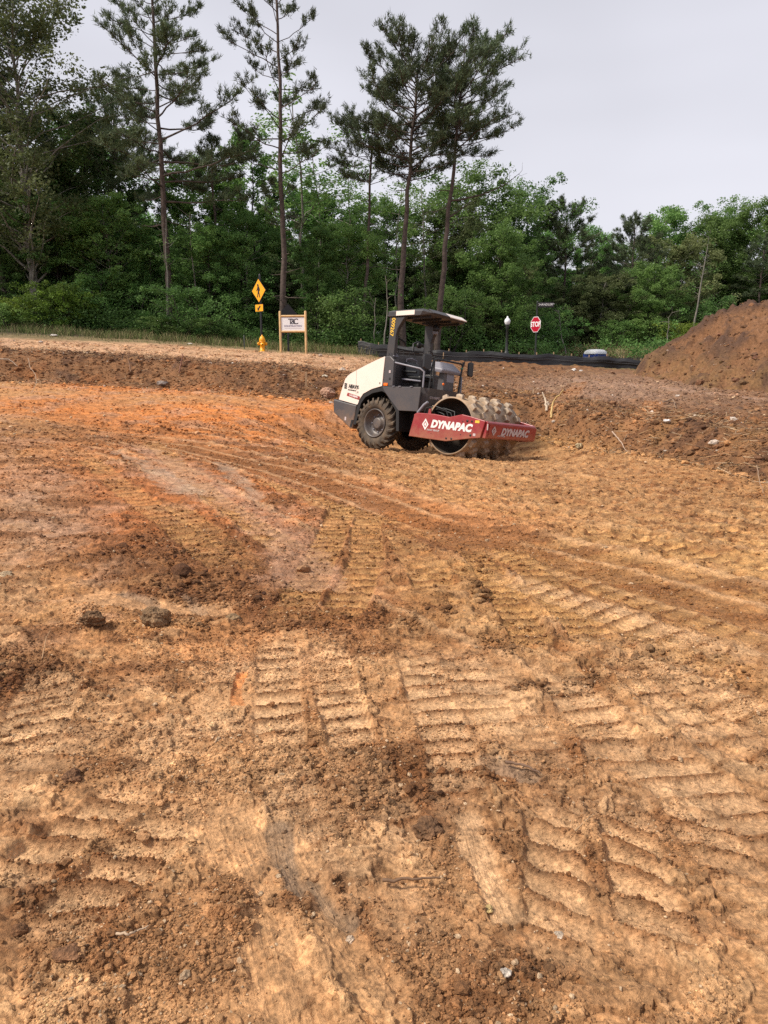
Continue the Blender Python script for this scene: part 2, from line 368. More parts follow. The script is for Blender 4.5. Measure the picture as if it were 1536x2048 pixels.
TRACKS = [  # polyline in the photograph, width m, bar spacing m, style, strength
    ([(553, 1262), (556, 1330), (556, 1420), (560, 1520)], .23, .135, 'bars', .85),
    ([(560, 1520), (600, 1640), (680, 1780)], .22, .13, 'bars', .35),
    ([(655, 1262), (662, 1330), (680, 1420), (715, 1520)], .22, .135, 'bars', .6),
    ([(715, 1520), (790, 1650), (900, 1800)], .22, .13, 'bars', .3),
    ([(690, 1010), (665, 1070), (640, 1120), (610, 1180), (570, 1255)], .30, .16, 'bars', 1.1),
    ([(740, 1030), (730, 1070), (735, 1120), (700, 1200), (665, 1255)], .30, .16, 'bars', 1.0),
    ([(790, 1060), (850, 1140), (880, 1200)], .32, .19, 'bars', .75),
    ([(960, 1300), (1010, 1400), (1080, 1520), (1110, 1600)], .26, .15, 'bars', .35),
    ([(930, 1090), (975, 1140), (1010, 1200), (1050, 1265), (1080, 1310)], .25, .14, 'bars', 1.05),
    ([(1080, 1310), (1130, 1370), (1220, 1480), (1260, 1590)], .26, .15, 'bars', .4),
    ([(1010, 1090), (1060, 1135), (1110, 1200), (1170, 1265), (1230, 1310)], .28, .14, 'bars', .85),
    ([(1230, 1310), (1290, 1370), (1420, 1470), (1580, 1590)], .3, .15, 'bars', .35),
    ([(1200, 1250), (1330, 1330), (1480, 1420), (1620, 1520)], .28, .15, 'bars', .35),
    ([(1105, 1600), (1105, 1700), (1115, 1830), (1140, 1960)], .20, .125, 'bars2', 1.1),
    ([(1245, 1600), (1265, 1700), (1300, 1830), (1350, 1960)], .20, .125, 'bars2', 1.1),
    ([(430, 1590), (330, 1660), (190, 1790), (60, 1930)], .24, .125, 'bars3', 1.15),
    ([(300, 1560), (190, 1640), (80, 1720), (-60, 1820)], .22, .125, 'bars3', 1.0),
    ([(1250, 1480), (1360, 1560), (1500, 1660), (1640, 1760)], .34, .13, 'bars2', .7),
    ([(300, 880), (430, 1000), (520, 1060), (590, 1110)], .34, .20, 'chev', .6),
    ([(150, 900), (250, 980), (360, 1060), (470, 1150)], .34, .20, 'bars', .45),
    ([(130, 1330), (90, 1400), (60, 1480), (20, 1560)], .3, .13, 'bars3', .8),
    ([(1160, 765), (1140, 790), (1110, 830), (1080, 850)], .5, .24, 'bars', .9),
    ([(1310, 800), (1290, 830), (1270, 850), (1240, 880)], .5, .22, 'bars', 1.0),
    ([(1560, 1330), (1420, 1300), (1330, 1270), (1180, 1215), (1000, 1150)], .34, .17, 'bars', .6),
    ([(900, 1290), (930, 1330), (960, 1420), (1010, 1520)], .3, .15, 'bars', .5),
    ([(620, 1000), (760, 1060), (900, 1130), (1050, 1190), (1250, 1260), (1560, 1380)], .3, .16, 'bars', .3),
    ([(560, 870), (700, 930), (900, 1000), (1150, 1060), (1560, 1150)], .30, .17, 'bars', .75),
    ([(420, 860), (620, 880), (850, 950), (1100, 1005), (1560, 1060)], .30, .17, 'bars', .6),
    ([(500, 960), (700, 1020), (900, 1075), (1150, 1155), (1560, 1290)], .28, .16, 'bars', .6),
    ([(330, 1000), (440, 1080), (520, 1140), (600, 1220)], .26, .16, 'bars', .5),
    ([(820, 1290), (860, 1400), (900, 1500), (930, 1640)], .22, .13, 'bars', .6),
    ([(1330, 1560), (1420, 1680), (1540, 1850)], .2, .125, 'bars2', .6),
    ([(640, 900), (800, 940), (1000, 985), (1250, 1030), (1560, 1085)], .30, .17, 'bars', .7),
    ([(0, 1620), (140, 1500), (260, 1400), (330, 1330)], .28, .14, 'bars', .3),
]
SLICK = [  # smeared smooth lanes: polyline, width m, colour, strength
    ([(290, 900), (400, 960), (500, 1020), (580, 1080), (620, 1160)], .55, PNK * .78, .5),
    ([(230, 905), (300, 935), (380, 985)], .35, GRY * 1.25, .6),
    ([(440, 925), (480, 960), (520, 1000)], .25, GRY * 1.3, .6),
    ([(470, 1640), (520, 1780), (545, 1900), (590, 2080)], .22, TAN * 1.05, .9),
    ([(590, 1700), (640, 1800), (690, 1900), (760, 2000)], .16, TAN * 1.05, .8),
    ([(560, 1660), (570, 1720), (600, 1800)], .10, GRY * .55, .8),
    ([(620, 1760), (660, 1820), (700, 1850)], .09, GRY * .5, .8),
    ([(935, 1640), (965, 1740), (1010, 1830)], .10, LTAN * .86, .8),
    ([(980, 1535), (1060, 1560)], .12, GRY * .95, .55),
    ([(200, 1195), (280, 1212), (400, 1225)], .34, TAN * 1.02, .95),
    ([(240, 1190), (300, 1202), (330, 1230)], .10, GRY * .8, .6),
    ([(370, 1190), (400, 1225)], .09, GRY * .9, .5),
    ([(485, 1350), (472, 1385), (476, 1410)], .05, ORG * 1.0, .9),
    ([(1150, 760), (1300, 772), (1536, 800)], 1.2, PNK * .62, .8),
    ([(1100, 800), (1200, 790)], .9, PNK * .6, .4),
]
def ground_detail(x, y, z0, minwl):
    """height offset, colour, wetness for the worked soil"""
    u, v = project(x, y, z0); N = x.shape; r = np.hypot(x, y)
    u = np.where(y < .3, 768 + x * 300, u); v = np.where(y < .3, 2500, v)
    nA = fbm(x, y, 1.7, 4, 11, .55); nB = fbm(x, y, .42, 4, 23, .6, minwl); nC = fbm(x, y, 4.5, 3, 37)
    nD = fbm(x * .35, y, .16, 3, 41, .6, minwl)
    nE = fbm(x, y, .09, 3, 43, .65, minwl)
    wide = fbm(x, y, .9, 3, 57)
    # ---- zones
    toe_m = sstep(0, 1, (r - np.interp(np.clip(np.arctan2(x, y), PH[0], PH[-1]), PH, KR[:, 5] - .35)) / .7 + .5 * nA)
    cr_m = sstep(0, 1, (r - np.interp(np.clip(np.arctan2(x, y), PH[0], PH[-1]), PH, KR[:, 6] + 1.2)) / 2.0 + .6 * nA)
    left = 1 - sstep(650, 900, u)
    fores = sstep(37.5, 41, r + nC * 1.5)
    # ---- colour of the pad
    c = np.broadcast_to(TAN, N + (3,)).copy()
    far = 1 - sstep(1150, 1420, v + 120 * nC)
    c = mixc(c, OCH * 1.0, far * sstep(560, 820, u + 150 * nA) * .9)
    c = mixc(c, ORG * .93, far * (1 - sstep(560, 860, u + 180 * nA)) * (.45 + .45 * sstep(-.3, .3, nC + .4 * nB)))
    c = mixc(c, OCH * 1.15, far * (1 - sstep(560, 860, u)) * sstep(.05, .4, -nC + .5 * nB) * .5)
    c = mixc(c, RED, blob(u, v, 380, 1030, 480, 130, .6, nA) * .6 + blob(u, v, 660, 1190, 160, 70, .5, nA) * .5 + blob(u, v, 860, 1075, 200, 50, .5, nA) * .35)
    c = mixc(c, ORG * 1.1, blob(u, v, 560, 835, 420, 38, .6, nA) * .8 + blob(u, v, 850, 1040, 260, 35, .6, nA) * .6)
    c = mixc(c, TER * .95, blob(u, v, 1150, 930, 260, 30, .6, nA) * .35 + blob(u, v, 1250, 1010, 350, 60, .6, nA) * .35)
    c = mixc(c, LTAN, sstep(.05, .5, wide + .6 * nB) * sstep(1180, 1420, v) * .75)
    c = mixc(c, TAN * .8, (1 - sstep(-.5, -.1, nC)) * .5)
    c = mixc(c, np.array([.40, .30, .20]), blob(u, v, 70, 1040, 110, 80, .7, nA) * .6 + blob(u, v, 30, 1180, 60, 50, .6, nA) * .3)
    c = mixc(c, PNK * .85, (1 - sstep(650, 900, u)) * far * sstep(-.05, .35, wide + .5 * nB) * .55)
    # ---- darker disturbed soil
    dark = (blob(u, v, 390, 1110, 190, 55, .7, nA) * .95 + blob(u, v, 430, 1185, 210, 45, .7, nA) * .95 + blob(u, v, 150, 870, 260, 30, .9, nA) * .35
            + blob(u, v, 780, 1245, 230, 45, .8, nA) * .7 + blob(u, v, 760, 1110, 170, 45, .8, nA) * .55 + blob(u, v, 1170, 1375, 160, 38, .8, nA) * .7 + blob(u, v, 60, 1360, 130, 70, .6, nA) * .9
            + blob(u, v, 760, 1580, 230, 100, .7, nA) * .75 + blob(u, v, 690, 1830, 160, 70, .7, nA) * .55 + blob(u, v, 60, 1800, 150, 90, .7, nA) * .85 + blob(u, v, 1240, 1300, 200, 40, .9, nA) * .5
            + blob(u, v, 1450, 1520, 180, 90, .9, nA) * .4 + blob(u, v, 940, 1950, 220, 90, .8, nA) * .6 + blob(u, v, 1330, 1700, 260, 200, .9, nA) * .3 + blob(u, v, 1100, 1660, 90, 110, .8, nA) * .4
            + blob(u, v, 640, 920, 260, 22, .8, nA) * .6 + blob(u, v, 1400, 1010, 260, 60, .9, nA) * .3)
    dark = np.clip(dark * 1.1, 0, 1)
    brk = sstep(-.18, .3, nB * .8 + nD * .5 + nE * .5)
    c = mixc(c, BRN * .8, dark * (.45 + .55 * brk))
    c = mixc(c, BRN * 1.15, sstep(.12, .42, nB + .35 * nD - .5 * wide) * .5)
    c = mixc(c, BRN * 1.3, sstep(.1, .5, nD + .3 * nE) * .45 * (1 - sstep(1500, 2000, v) * .4))
    stk = fbm(x * .55 + .1 * nA, y * 1.5, .5, 5, 211, .6, minwl) + .25 * nA
    md = sstep(820, 900, v) * (1 - .45 * sstep(1250, 1700, v))
    c = mixc(c, BRN * 1.05, sstep(.04, .18, stk) * md * .72); c = mixc(c, c * 1.0 + .12 * (LTAN - c), sstep(.1, .3, -stk) * .8)
    c = mixc(c, BRN * 1.5, blob(u, v, 1380, 960, 330, 45, .9, nA) * .55 + blob(u, v, 820, 1180, 360, 90, .9, nA) * .35 * sstep(-.2, .2, nB))
    # ---- heights
    ridg = 1 - np.abs(nB) * 2.4
    nF = fbm(x, y, .035, 2, 47, .7, minwl)
    h = .026 * nA + .014 * nB + .013 * nE + .016 * sstep(.06, .16, stk) * md + .006 * nF * np.minimum(1.5, r / 3)
    lump, lid = worley(x / .085 + .3 * nB, y / .085, 5)
    lump2, lid2 = worley(x / .22 + .4 * nB, y / .22, 6)
    rough = np.clip(dark * 1.1 + .25 + .5 * sstep(0, .5, nA), 0, 1)
    h = h + rough * (.020 * np.clip(.55 - lump, 0, 1) * (lid > .4) * 2 * np.clip(.085 / minwl - 1, 0, 1) + .022 * np.clip(.45 - lump2, 0, 1) * (lid2 > .55) * 2 * sstep(-.2, .3, nA))
    tA = fbm(x + .1 * nB, y, .34, 5, 131, .62, minwl); tB = fbm(x, y + .1 * nB, .15, 4, 141, .62, minwl)
    def ledge(t, at, w_): return sstep(at - w_, at + w_, t)
    L1 = ledge(tA, .02, .014); L2 = ledge(tA, .22, .016); L3 = ledge(tB, .12, .03)
    h = h + (.014 * L1 + .012 * L2 + .007 * L3) * np.minimum(1.2, np.maximum(1, r / 6)) * (1 - toe_m)
    edge = np.exp(-((tA - .0) / .05) ** 2) + .8 * np.exp(-((tA - .20) / .05) ** 2) + .6 * np.exp(-((tB - .09) / .07) ** 2)
    c = mixc(c, BRN * .8, np.clip(edge, 0, 1) * .55 * (.4 + .8 * rough)); c = mixc(c, BRN * 1.6, (1 - L1) * .15); c = mixc(c, LTAN * np.array([1.02, .98, .9]), L2 * .35 * sstep(1100, 1350, v))  # crevice shade put into the colour: brown at ledge feet, pale tan tops
    wet = .12 * sstep(.0, .5, -wide)
    # ---- bank and terrace
    wl = sstep(14, 20, r)
    bl, bid = worley(x / .38 + .5 * nA, y / .38, 8)
    hb = .10 * nA + .11 * nB + .13 * np.clip(.5 - bl, 0, 1) * (bid > .35) + .05 * nE
    cb = np.broadcast_to(BANK, N + (3,)).copy()
    cb = mixc(cb, BANKD, sstep(-.1, .35, nB + .5 * nA) * .85)
    cb = mixc(cb, BANK * np.array([1.7, 1.6, 1.5]), sstep(.15, .5, nE * .8 + .6 * nD) * .6)
    cb = mixc(cb, ORG * .55, sstep(.1, .5, wide) * .35 * left)
    cb = mixc(cb, OCH * .55, sstep(.0, .5, -wide) * .4 * (1 - left))
    ct = np.broadcast_to(TER, N + (3,)).copy()
    ct = mixc(ct, BANK * 1.3, sstep(-.05, .4, nA + .6 * nB) * .7)
    ct = mixc(ct, PNK, sstep(.0, .4, wide) * .5)
    cr = mixc(cb, BANK * np.array([1.55, 1.4, 1.2]), sstep(-.1, .4, nD * .8 + nA * .5) * .75)
    cr = mixc(cr, PNK * .6, blob(u, v, 1300, 790, 300, 30, .9, nA) * .6 + blob(u, v, 1190, 770, 160, 22, .9, nA) * .5)
    cr = cr * .82
    ct = ct * left[..., None] + cr * (1 - left)[..., None]
    c = mixc(c, cb, toe_m) if False else c * (1 - toe_m)[..., None] + cb * toe_m[..., None]
    c = c * (1 - cr_m)[..., None] + ct * cr_m[..., None]
    h = h * (1 - toe_m) + hb * toe_m * (1 - .55 * cr_m * left)
    grass = sstep(33.5, 36.5, r + nA * 2) * left + sstep(36.5, 37.5, r) * (1 - left)
    c = mixc(c, np.array([.13, .115, .05]), grass * .8)
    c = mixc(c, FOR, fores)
    sup = np.ones(N)        # suppress noise where smooth
    near = (r < 30)
    # ---- long curved rut and the compactor's pad prints beside it
    P = np.array([G(*q) for q in CURVE]); d, s, sd = seg_dist(x, y, P); d = d * sd      # + is the far side
    k = (1 - toe_m) * near * sstep(0, 1, s)
    rut = np.exp(-((d + .05) / .55) ** 4) * k
    c = mixc(c, BRN * np.array([1.35, 1.35, 1.2]), rut * (.62 + .3 * nD)); h = h * (1 - .6 * rut) - .05 * rut + rut * .018 * nD
    for off, wdt in ((.62, .07), (-.72, .06), (1.5, .05), (-1.35, .05), (2.2, .05), (-1.9, .04), (3.1, .05), (-.3, .05), (.25, .04), (4.2, .05)):
        q = np.exp(-((d - off + .1 * nA) / wdt) ** 2) * k * sstep(-.5, .1, nC + .5 * nA)
        c = mixc(c, LTAN * .95, q * .38); h = h + .012 * q
    band = (sstep(.5, .9, d) * (1 - sstep(6.5, 8.5, d)) + sstep(.6, .9, -d) * (1 - sstep(1.6, 2.2, -d)) * .8) * k * sstep(620, 800, u)
    a_ = d / .16; b_ = s / .20 + .5 * (np.floor(a_) % 2)
    fa = np.abs(a_ - np.floor(a_) - .5) * 2; fb = np.abs(b_ - np.floor(b_) - .5) * 2
    jit = hash2(np.floor(a_), np.floor(b_), 77) / 4294967296.0
    a_ = a_ + .45 * nA + .25 * nB; b_ = b_ + .5 * nB; fa = np.abs(a_ - np.floor(a_) - .5) * 2; fb = np.abs(b_ - np.floor(b_) - .5) * 2
    pad = (1 - sstep(.45, .8, fa)) * (1 - sstep(.35, .7, fb)) * band * (.35 + .8 * jit) * sstep(-.5, -.05, nA + .5)
    c = mixc(c, BRN * 1.5, pad * .5); h = h - .026 * pad + .018 * band * (1 - pad)
    c = mixc(c, LTAN * np.array([.95, .88, .7]), band * (1 - pad) * sstep(.0, .5, nD + .3) * .3)
    # ---- ladder tracks
    for pl, wd, spc, sty, stg in TRACKS:
        P = np.array([G(*q) for q in pl]); cx_, cy_ = P.mean(0); rad = np.max(np.hypot(*(P - P.mean(0)).T)) + wd + .5
        m = np.hypot(x - cx_, y - cy_) < rad
        if not m.any(): continue
        X, Y = x[m], y[m]; nb = nB[m]; na = nA[m]; ne = nE[m]
        d, s, sd = seg_dist(X, Y, P); L = np.sum(np.hypot(*np.diff(P, axis=0).T))
        b = d * sd / (wd / 2) + .12 * nb; q = np.abs(b)
        end = sstep(0, spc * 3, s + spc * (na + .5)) * sstep(0, spc * 3, L - s + spc * (na + .5))
        ins = (1 - sstep(.85, 1.05, q)) * end * np.clip(stg + .9 * (na + .5 * nb) + .7 * nC[m], 0, 1.1)
        ph = s / spc + {'chev': .5 * q, 'chev2': -.5 * b, 'bars2': -.35 * b, 'bars3': .3 * b}.get(sty, .06 * b) + .03 * nb
        f = np.abs(ph - np.floor(ph) - .5) * 2
        sc_ = min(1.3, spc / .11)
        bar = np.exp(-(f / .22) ** 2) * (.75 + .25 * sstep(-.5, 0, nb + .8 * ne))
        hh = ins * (-.008 + .024 * bar * (1 + .3 * ne)) * sc_ * (.5 + .5 * min(1, stg)) * (1.7 if pl[0][1] > 1500 else 1.0) + .006 * np.exp(-((q - 1.12) / .13) ** 2) * end * (1 + nb * 2) * stg
        h[m] = h[m] * (1 - .85 * np.minimum(ins, 1)) + hh
        c[m] = mixc(c[m], BRN * 1.1, ins * np.exp(-(f / .26) ** 2) * 1.0); c[m] = mixc(c[m], np.minimum(LTAN * .98, 1) if pl[0][1] > 1200 else (OCH * 1.15 if pl[0][1] > 860 else BANK * 2.0), ins * (1 - bar) * .6)
        c[m] = mixc(c[m], BRN * 1.3, np.exp(-((q - 1.15) / .15) ** 2) * end * .6 * stg * sstep(-.3, .3, nb))
    # ---- smeared slick lanes
    for pl, wd, cc, stg in SLICK:
        P = np.array([G(*q) for q in pl]); cx_, cy_ = P.mean(0); rad = np.max(np.hypot(*(P - P.mean(0)).T)) + wd + .3
        m = np.hypot(x - cx_, y - cy_) < rad
        if not m.any(): continue
        X, Y = x[m], y[m]; d, s, sd = seg_dist(X, Y, P)
        k = (1 - sstep(.28, .55, d / wd + .45 * nA[m] + .5 * nB[m] + .3 * nD[m])) * stg * (.72 + .28 * sstep(-.2, .2, nE[m] + nB[m]))
        st = perlin(d * sd / (wd * .06), s / (wd * 2.5), 71) + .5 * perlin(d * sd / (wd * .02), s / (wd * 3), 72)
        c[m] = mixc(c[m], np.clip(cc * (1 + .0), 0, 1), k * (.85 + .2 * st)); c[m] *= (1 + .14 * st * k)[..., None]
        h[m] = h[m] * (1 - .88 * k) - .012 * k + .004 * st * k
        wet[m] = np.maximum(wet[m], k * .75)
    # ---- wheel ruts beside the machine
    dx, dy = x - MT[0], y - MT[1]; mxx = dx * MR[0, 0] + dy * MR[1, 0]; myy = dx * MR[0, 1] + dy * MR[1, 1]
    und = (1 - sstep(.0, .5, np.maximum(np.abs(mxx - 1.1) - 1.5, 0) + np.maximum(np.abs(myy) - .8, 0)))
    h = h * (1 - .75 * und) - .045 * und
    wr = (1 - sstep(.18, .3, np.abs(np.abs(myy) - .6))) * (1 - sstep(.3, .7, mxx)) * sstep(-9, -6, mxx) * near
    h = h - .03 * wr; c = mixc(c, BRN * 1.3, wr * .35)
    h = h * (1 - .5 * sstep(44, 60, r))
    c = c * (1 + .10 * nE)[..., None]
    mott = sstep(-.25, .4, nE + .5 * nB)
    c = c * (.92 + .16 * mott)[..., None]
    return h, np.clip(c, .01, .85), np.clip(wet, 0, 1)

def build_ground():
    ph_f = np.linspace(math.radians(-30.5), math.radians(30.5), 1000)
    ph_l = np.concatenate([np.linspace(math.radians(-180), math.radians(-66), 40)[:-1], np.linspace(math.radians(-66), ph_f[0], 190)[:-1]]); ph_r = -ph_l[::-1]
    phs = np.concatenate([ph_l, ph_f, ph_r])
    rs = np.concatenate([[.02], np.geomspace(.15, 1.35, 40), np.geomspace(1.36, 47, 1250), np.geomspace(48, 650, 60)])
    Rg, Pg = np.meshgrid(rs, phs, indexing='ij')
    x = Rg * np.sin(Pg); y = Rg * np.cos(Pg)
    z0 = Zbase(x, y)
    minwl = np.maximum(Rg * .0035, .004)
    h, c, wet = ground_detail(x.ravel(), y.ravel(), z0.ravel(), minwl.ravel())
    z = z0.ravel() + h
    nr, npn = Rg.shape
    idx = np.arange(nr * npn).reshape(nr, npn)
    f = np.stack([idx[:-1, :-1], idx[:-1, 1:], idx[1:, 1:], idx[1:, :-1]], -1).reshape(-1, 4)[:, ::-1]
    me = np_mesh('ground', np.stack([x.ravel(), y.ravel(), z], 1), f, soil_mat('soil'), True, np.concatenate([c, wet[:, None]], 1))
    return tag(link('ground', me), None, None, None, 'structure')
build_ground()
print('ground', time.time() - T0)
SOIL2 = soil_mat('clod_soil', 1.6, .8)

# ------------------------------------------------------------------ dirt pile
PILE_C = (21.2, 30.5); PILE_R = (10.6, 8.2)
def pile_h(x, y):
    a = np.arctan2((y - PILE_C[1]) / PILE_R[1], (x - PILE_C[0]) / PILE_R[0])
    rho = np.hypot((x - PILE_C[0]) / PILE_R[0], (y - PILE_C[1]) / PILE_R[1]) + .05 * perlin(x * .4, y * .4, 301)
    d = (1 - rho) * (PILE_R[0] * .5 + PILE_R[1] * .5)
    return np.interp(d, [-1, 0, .5, 2.6, 4.6, 9], [-.8, -.05, .38, 2.3, 3.5, 4.3]), d
def build_pile():
    xs = np.linspace(9.6, 33, 620); ys = np.linspace(21, 40, 420)
    X, Y = np.meshgrid(xs, ys, indexing='ij'); x = X.ravel(); y = Y.ravel()
    hh, d = pile_h(x, y)
    nA = fbm(x, y, 2.2, 4, 311, .55) + .5 * (.3 - np.abs(fbm(x * .8 + y * .5, y * .25, 1.6, 3, 320))); nB = fbm(x, y, .55, 4, 312, .6); nE = fbm(x, y, .16, 2, 313)
    bl, bid = worley(x / .42 + .5 * nB, y / .42, 314)
    on = sstep(-.3, .4, d)
    z = Zbase(x, y) + hh + on * (.52 * nA + .28 * nB + .07 * nE + .22 * np.clip(.5 - bl, 0, 1) * (bid > .3))
    c = np.broadcast_to(np.array([.19, .092, .043]), (len(x), 3)).copy()
    c = mixc(c, np.array([.085, .047, .032]), sstep(-.1, .3, nA + .3 * nB) * .85)
    c = mixc(c, np.array([.24, .135, .055]), (1 - sstep(.2, 1.8, d)) * sstep(-.3, .3, nB) * .7)
    c = mixc(c, np.array([.27, .14, .075]), sstep(.1, .5, -nA + .4 * nE) * .6)
    c = mixc(c, np.array([.07, .04, .03]), sstep(.15, .5, nB + .4 * nE) * .6)
    keep = (hh > -.5).reshape(X.shape)
    idx = np.arange(len(x)).reshape(X.shape)
    f = np.stack([idx[:-1, :-1], idx[1:, :-1], idx[1:, 1:], idx[:-1, 1:]], -1)[keep[:-1, :-1] & keep[1:, 1:]]
    me = np_mesh('dirt_pile', np.stack([x, y, z], 1), f.reshape(-1, 4), SOIL2, True, np.concatenate([np.clip(c, .01, 1), np.zeros((len(x), 1))], 1))
    tag(link('dirt_pile', me), 'tall steep heap of loose red brown soil beside the end of the silt fence', 'dirt pile')
    return x, y, z
px_, py_, pz_ = build_pile()

# ------------------------------------------------------------------ loose clods, pebbles and debris lying on the soil
def ico(sub=1):
    bm = __import__('bmesh').new(); __import__('bmesh').ops.create_icosphere(bm, subdivisions=sub, radius=1.0)
    v = np.array([p.co[:] for p in bm.verts]); f = np.array([[q.index for q in t.verts] for t in bm.faces]); bm.free(); return v, f
IV, IF = ico(1); IV2, IF2 = ico(2)
rng = np.random.default_rng(7)
def rot_rand(n):
    q = rng.normal(size=(n, 4)); q /= np.linalg.norm(q, axis=1)[:, None]; a, b, c, d = q.T
    return np.stack([1 - 2 * (c * c + d * d), 2 * (b * c - a * d), 2 * (b * d + a * c), 2 * (b * c + a * d), 1 - 2 * (b * b + d * d), 2 * (c * d - a * b), 2 * (b * d - a * c), 2 * (c * d + a * b), 1 - 2 * (b * b + c * c)], 1).reshape(n, 3, 3)
def clod_cloud(name, pos, size, colr, material, base=(IV, IF), lump=.28, flat=.7):
    V, F = base; n = len(pos); nv = len(V)
    sh = 1 + rng.uniform(-lump, lump, (n, nv, 1)); sc3 = rng.uniform(.6, 1.25, (n, 1, 3))
    P = V[None] * sh * sc3; P = np.einsum('nij,nvj->nvi', rot_rand(n), P)
    P[..., 2] *= flat; P = P * size[:, None, None] + pos[:, None, :]
    f = (F[None] + (np.arange(n) * nv)[:, None, None]).reshape(-1, 3)
    cc = np.repeat(colr, nv, 0); cc = np.concatenate([cc, np.zeros((len(cc), 1))], 1)
    return np_mesh(name, P.reshape(-1, 3), f, material, False, cc)
def sample_ground(n, r0, r1, pw=1.0, dens=None):
    r = r0 * (r1 / r0) ** (rng.random(n) ** pw); ph = np.where(rng.random(n) < .85, rng.uniform(math.radians(-30), math.radians(30), n), rng.uniform(math.radians(-55), math.radians(55), n))
    x = r * np.sin(ph); y = r * np.cos(ph)
    z0 = Zbase(x, y); h, c, wet = ground_detail(x, y, z0, np.maximum(r * .0035, .004))
    nn = fbm(x, y, .5, 3, 501) + .6 * fbm(x, y, 2.0, 2, 502)
    lum = c.mean(1)
    keep = rng.random(n) < np.clip(.28 + 1.3 * nn + .5 * (lum < .2), 0.03, 1) * (1 - .93 * (wet > .4))
    dx, dy = x - MT[0], y - MT[1]; mxx = dx * MR[0, 0] + dy * MR[1, 0]; myy = dx * MR[0, 1] + dy * MR[1, 1]
    keep &= ~((np.abs(mxx - 1.0) < 1.6) & (np.abs(myy) < .9) & (rng.random(n) < .7))
    return x[keep], y[keep], (z0 + h)[keep], c[keep], r[keep]
x, y, z, c, r = sample_ground(150000, 1.3, 30, .85)
sz = r * .0008 * np.exp(rng.normal(0, .5, len(r))) + .0015; sz = np.minimum(sz, .008 + .0018 * r)
cc = c * rng.uniform(.75, 1.35, (len(c), 1)); wh = rng.random(len(c)) < .035; cc[wh] = np.array([.66, .46, .28]) * rng.uniform(.7, 1.1, (wh.sum(), 1))
me = clod_cloud('soil_crumbs', np.stack([x, y, z + sz * .25], 1), sz, np.clip(cc, .02, .8), SOIL2)
tag(link('soil_crumbs', me), 'loose soil crumbs and pebbles scattered over the worked clay', 'soil crumbs', None, 'stuff')
x, y, z, c, r = sample_ground(6500, 1.5, 12, 1.0)
sz = .004 + .0045 * np.exp(rng.normal(0, .55, len(r))); sz = np.minimum(sz, .022)
cc = c * rng.uniform(.8, 1.25, (len(c), 1)); wh = rng.random(len(c)) < .06; cc[wh] = np.array([.60, .41, .25]) * rng.uniform(.7, 1.1, (wh.sum(), 1))
me = clod_cloud('soil_clods', np.stack([x, y, z + sz * .3], 1), sz, np.clip(cc, .02, .8), SOIL2, (IV2, IF2), .24, .7)
tag(link('soil_clods', me), 'small lumps of clay and gravel pressed out of the wheel tracks', 'clods', None, 'stuff')
x, y, z, c, r = sample_ground(90000, 1.35, 5.0, 1.0)
sz = .0016 + .0022 * np.exp(rng.normal(0, .5, len(r))); sz = np.minimum(sz, .011)
cc = c * rng.uniform(.6, 1.5, (len(c), 1)); wh = rng.random(len(c)) < .05; cc[wh] = np.array([.68, .48, .30]) * rng.uniform(.7, 1.1, (wh.sum(), 1))
me = clod_cloud('soil_grit', np.stack([x, y, z + sz * .3], 1), sz, np.clip(cc, .02, .85), SOIL2, lump=.35)
tag(link('soil_grit', me), 'coarse grit lying on the clay in the foreground', 'grit', None, 'stuff')
# churned clods where the soil was torn up
def torn(cu, cv, ru, rv, n, smin, smax):
    a = rng.uniform(0, 2 * math.pi, n); q = np.sqrt(rng.random(n)) * rng.uniform(.6, 1.1, n); uu = cu + ru * q * np.cos(a); vv = cv + rv * q * np.sin(a)
    dx, ry, rz = ray(uu, vv); t = np.full(n, 5.0)
    for _ in range(25): t = t * .5 + .5 * np.clip((Zbase(dx * t, ry * t) - EYE) / rz, .5, 40)
    x, y = dx * t, ry * t; k = fbm(x, y, .45, 3, 601) > -.12; x, y = x[k], y[k]; z0 = Zbase(x, y); r = np.hypot(x, y); h, c, w_ = ground_detail(x, y, z0, np.maximum(r * .0035, .004))
    sz = rng.uniform(smin, smax, len(x)) * np.exp(rng.normal(0, .45, len(x))); return x, y, z0 + h, c, sz
TORN = [(330, 1105, 190, 32, 900, .005, .011), (440, 1185, 200, 30, 1200, .005, .012), (340, 1165, 60, 14, 220, .008, .020), (780, 1243, 210, 22, 900, .004, .010), (700, 1110, 120, 45, 350, .005, .010), (1150, 1375, 150, 22, 800, .004, .009), (50, 1360, 100, 60, 900, .003, .009),
        (760, 1560, 220, 80, 1200, .002, .007), (965, 1185, 30, 60, 300, .008, .016), (1350, 1330, 160, 60, 500, .004, .010), (60, 1800, 130, 80, 700, .0015, .006), (930, 1950, 220, 90, 900, .0015, .006), (520, 1255, 180, 12, 700, .005, .010), (1020, 1290, 80, 40, 250, .005, .010), (480, 850, 300, 26, 700, .008, .02)]
L_ = [torn(*q) for q in TORN]; x, y, z, c, sz = [np.concatenate([q[i] for q in L_]) for i in range(5)]
cc = c * rng.uniform(.45, 1.05, (len(c), 1))
me = clod_cloud('torn_clods', np.stack([x, y, z + sz * .3], 1), sz, np.clip(cc, .02, .8), SOIL2, (IV2, IF2), .22, .7)
tag(link('torn_clods', me), 'dark crumbly clods heaped where the machines tore up the clay', 'clods', None, 'stuff')
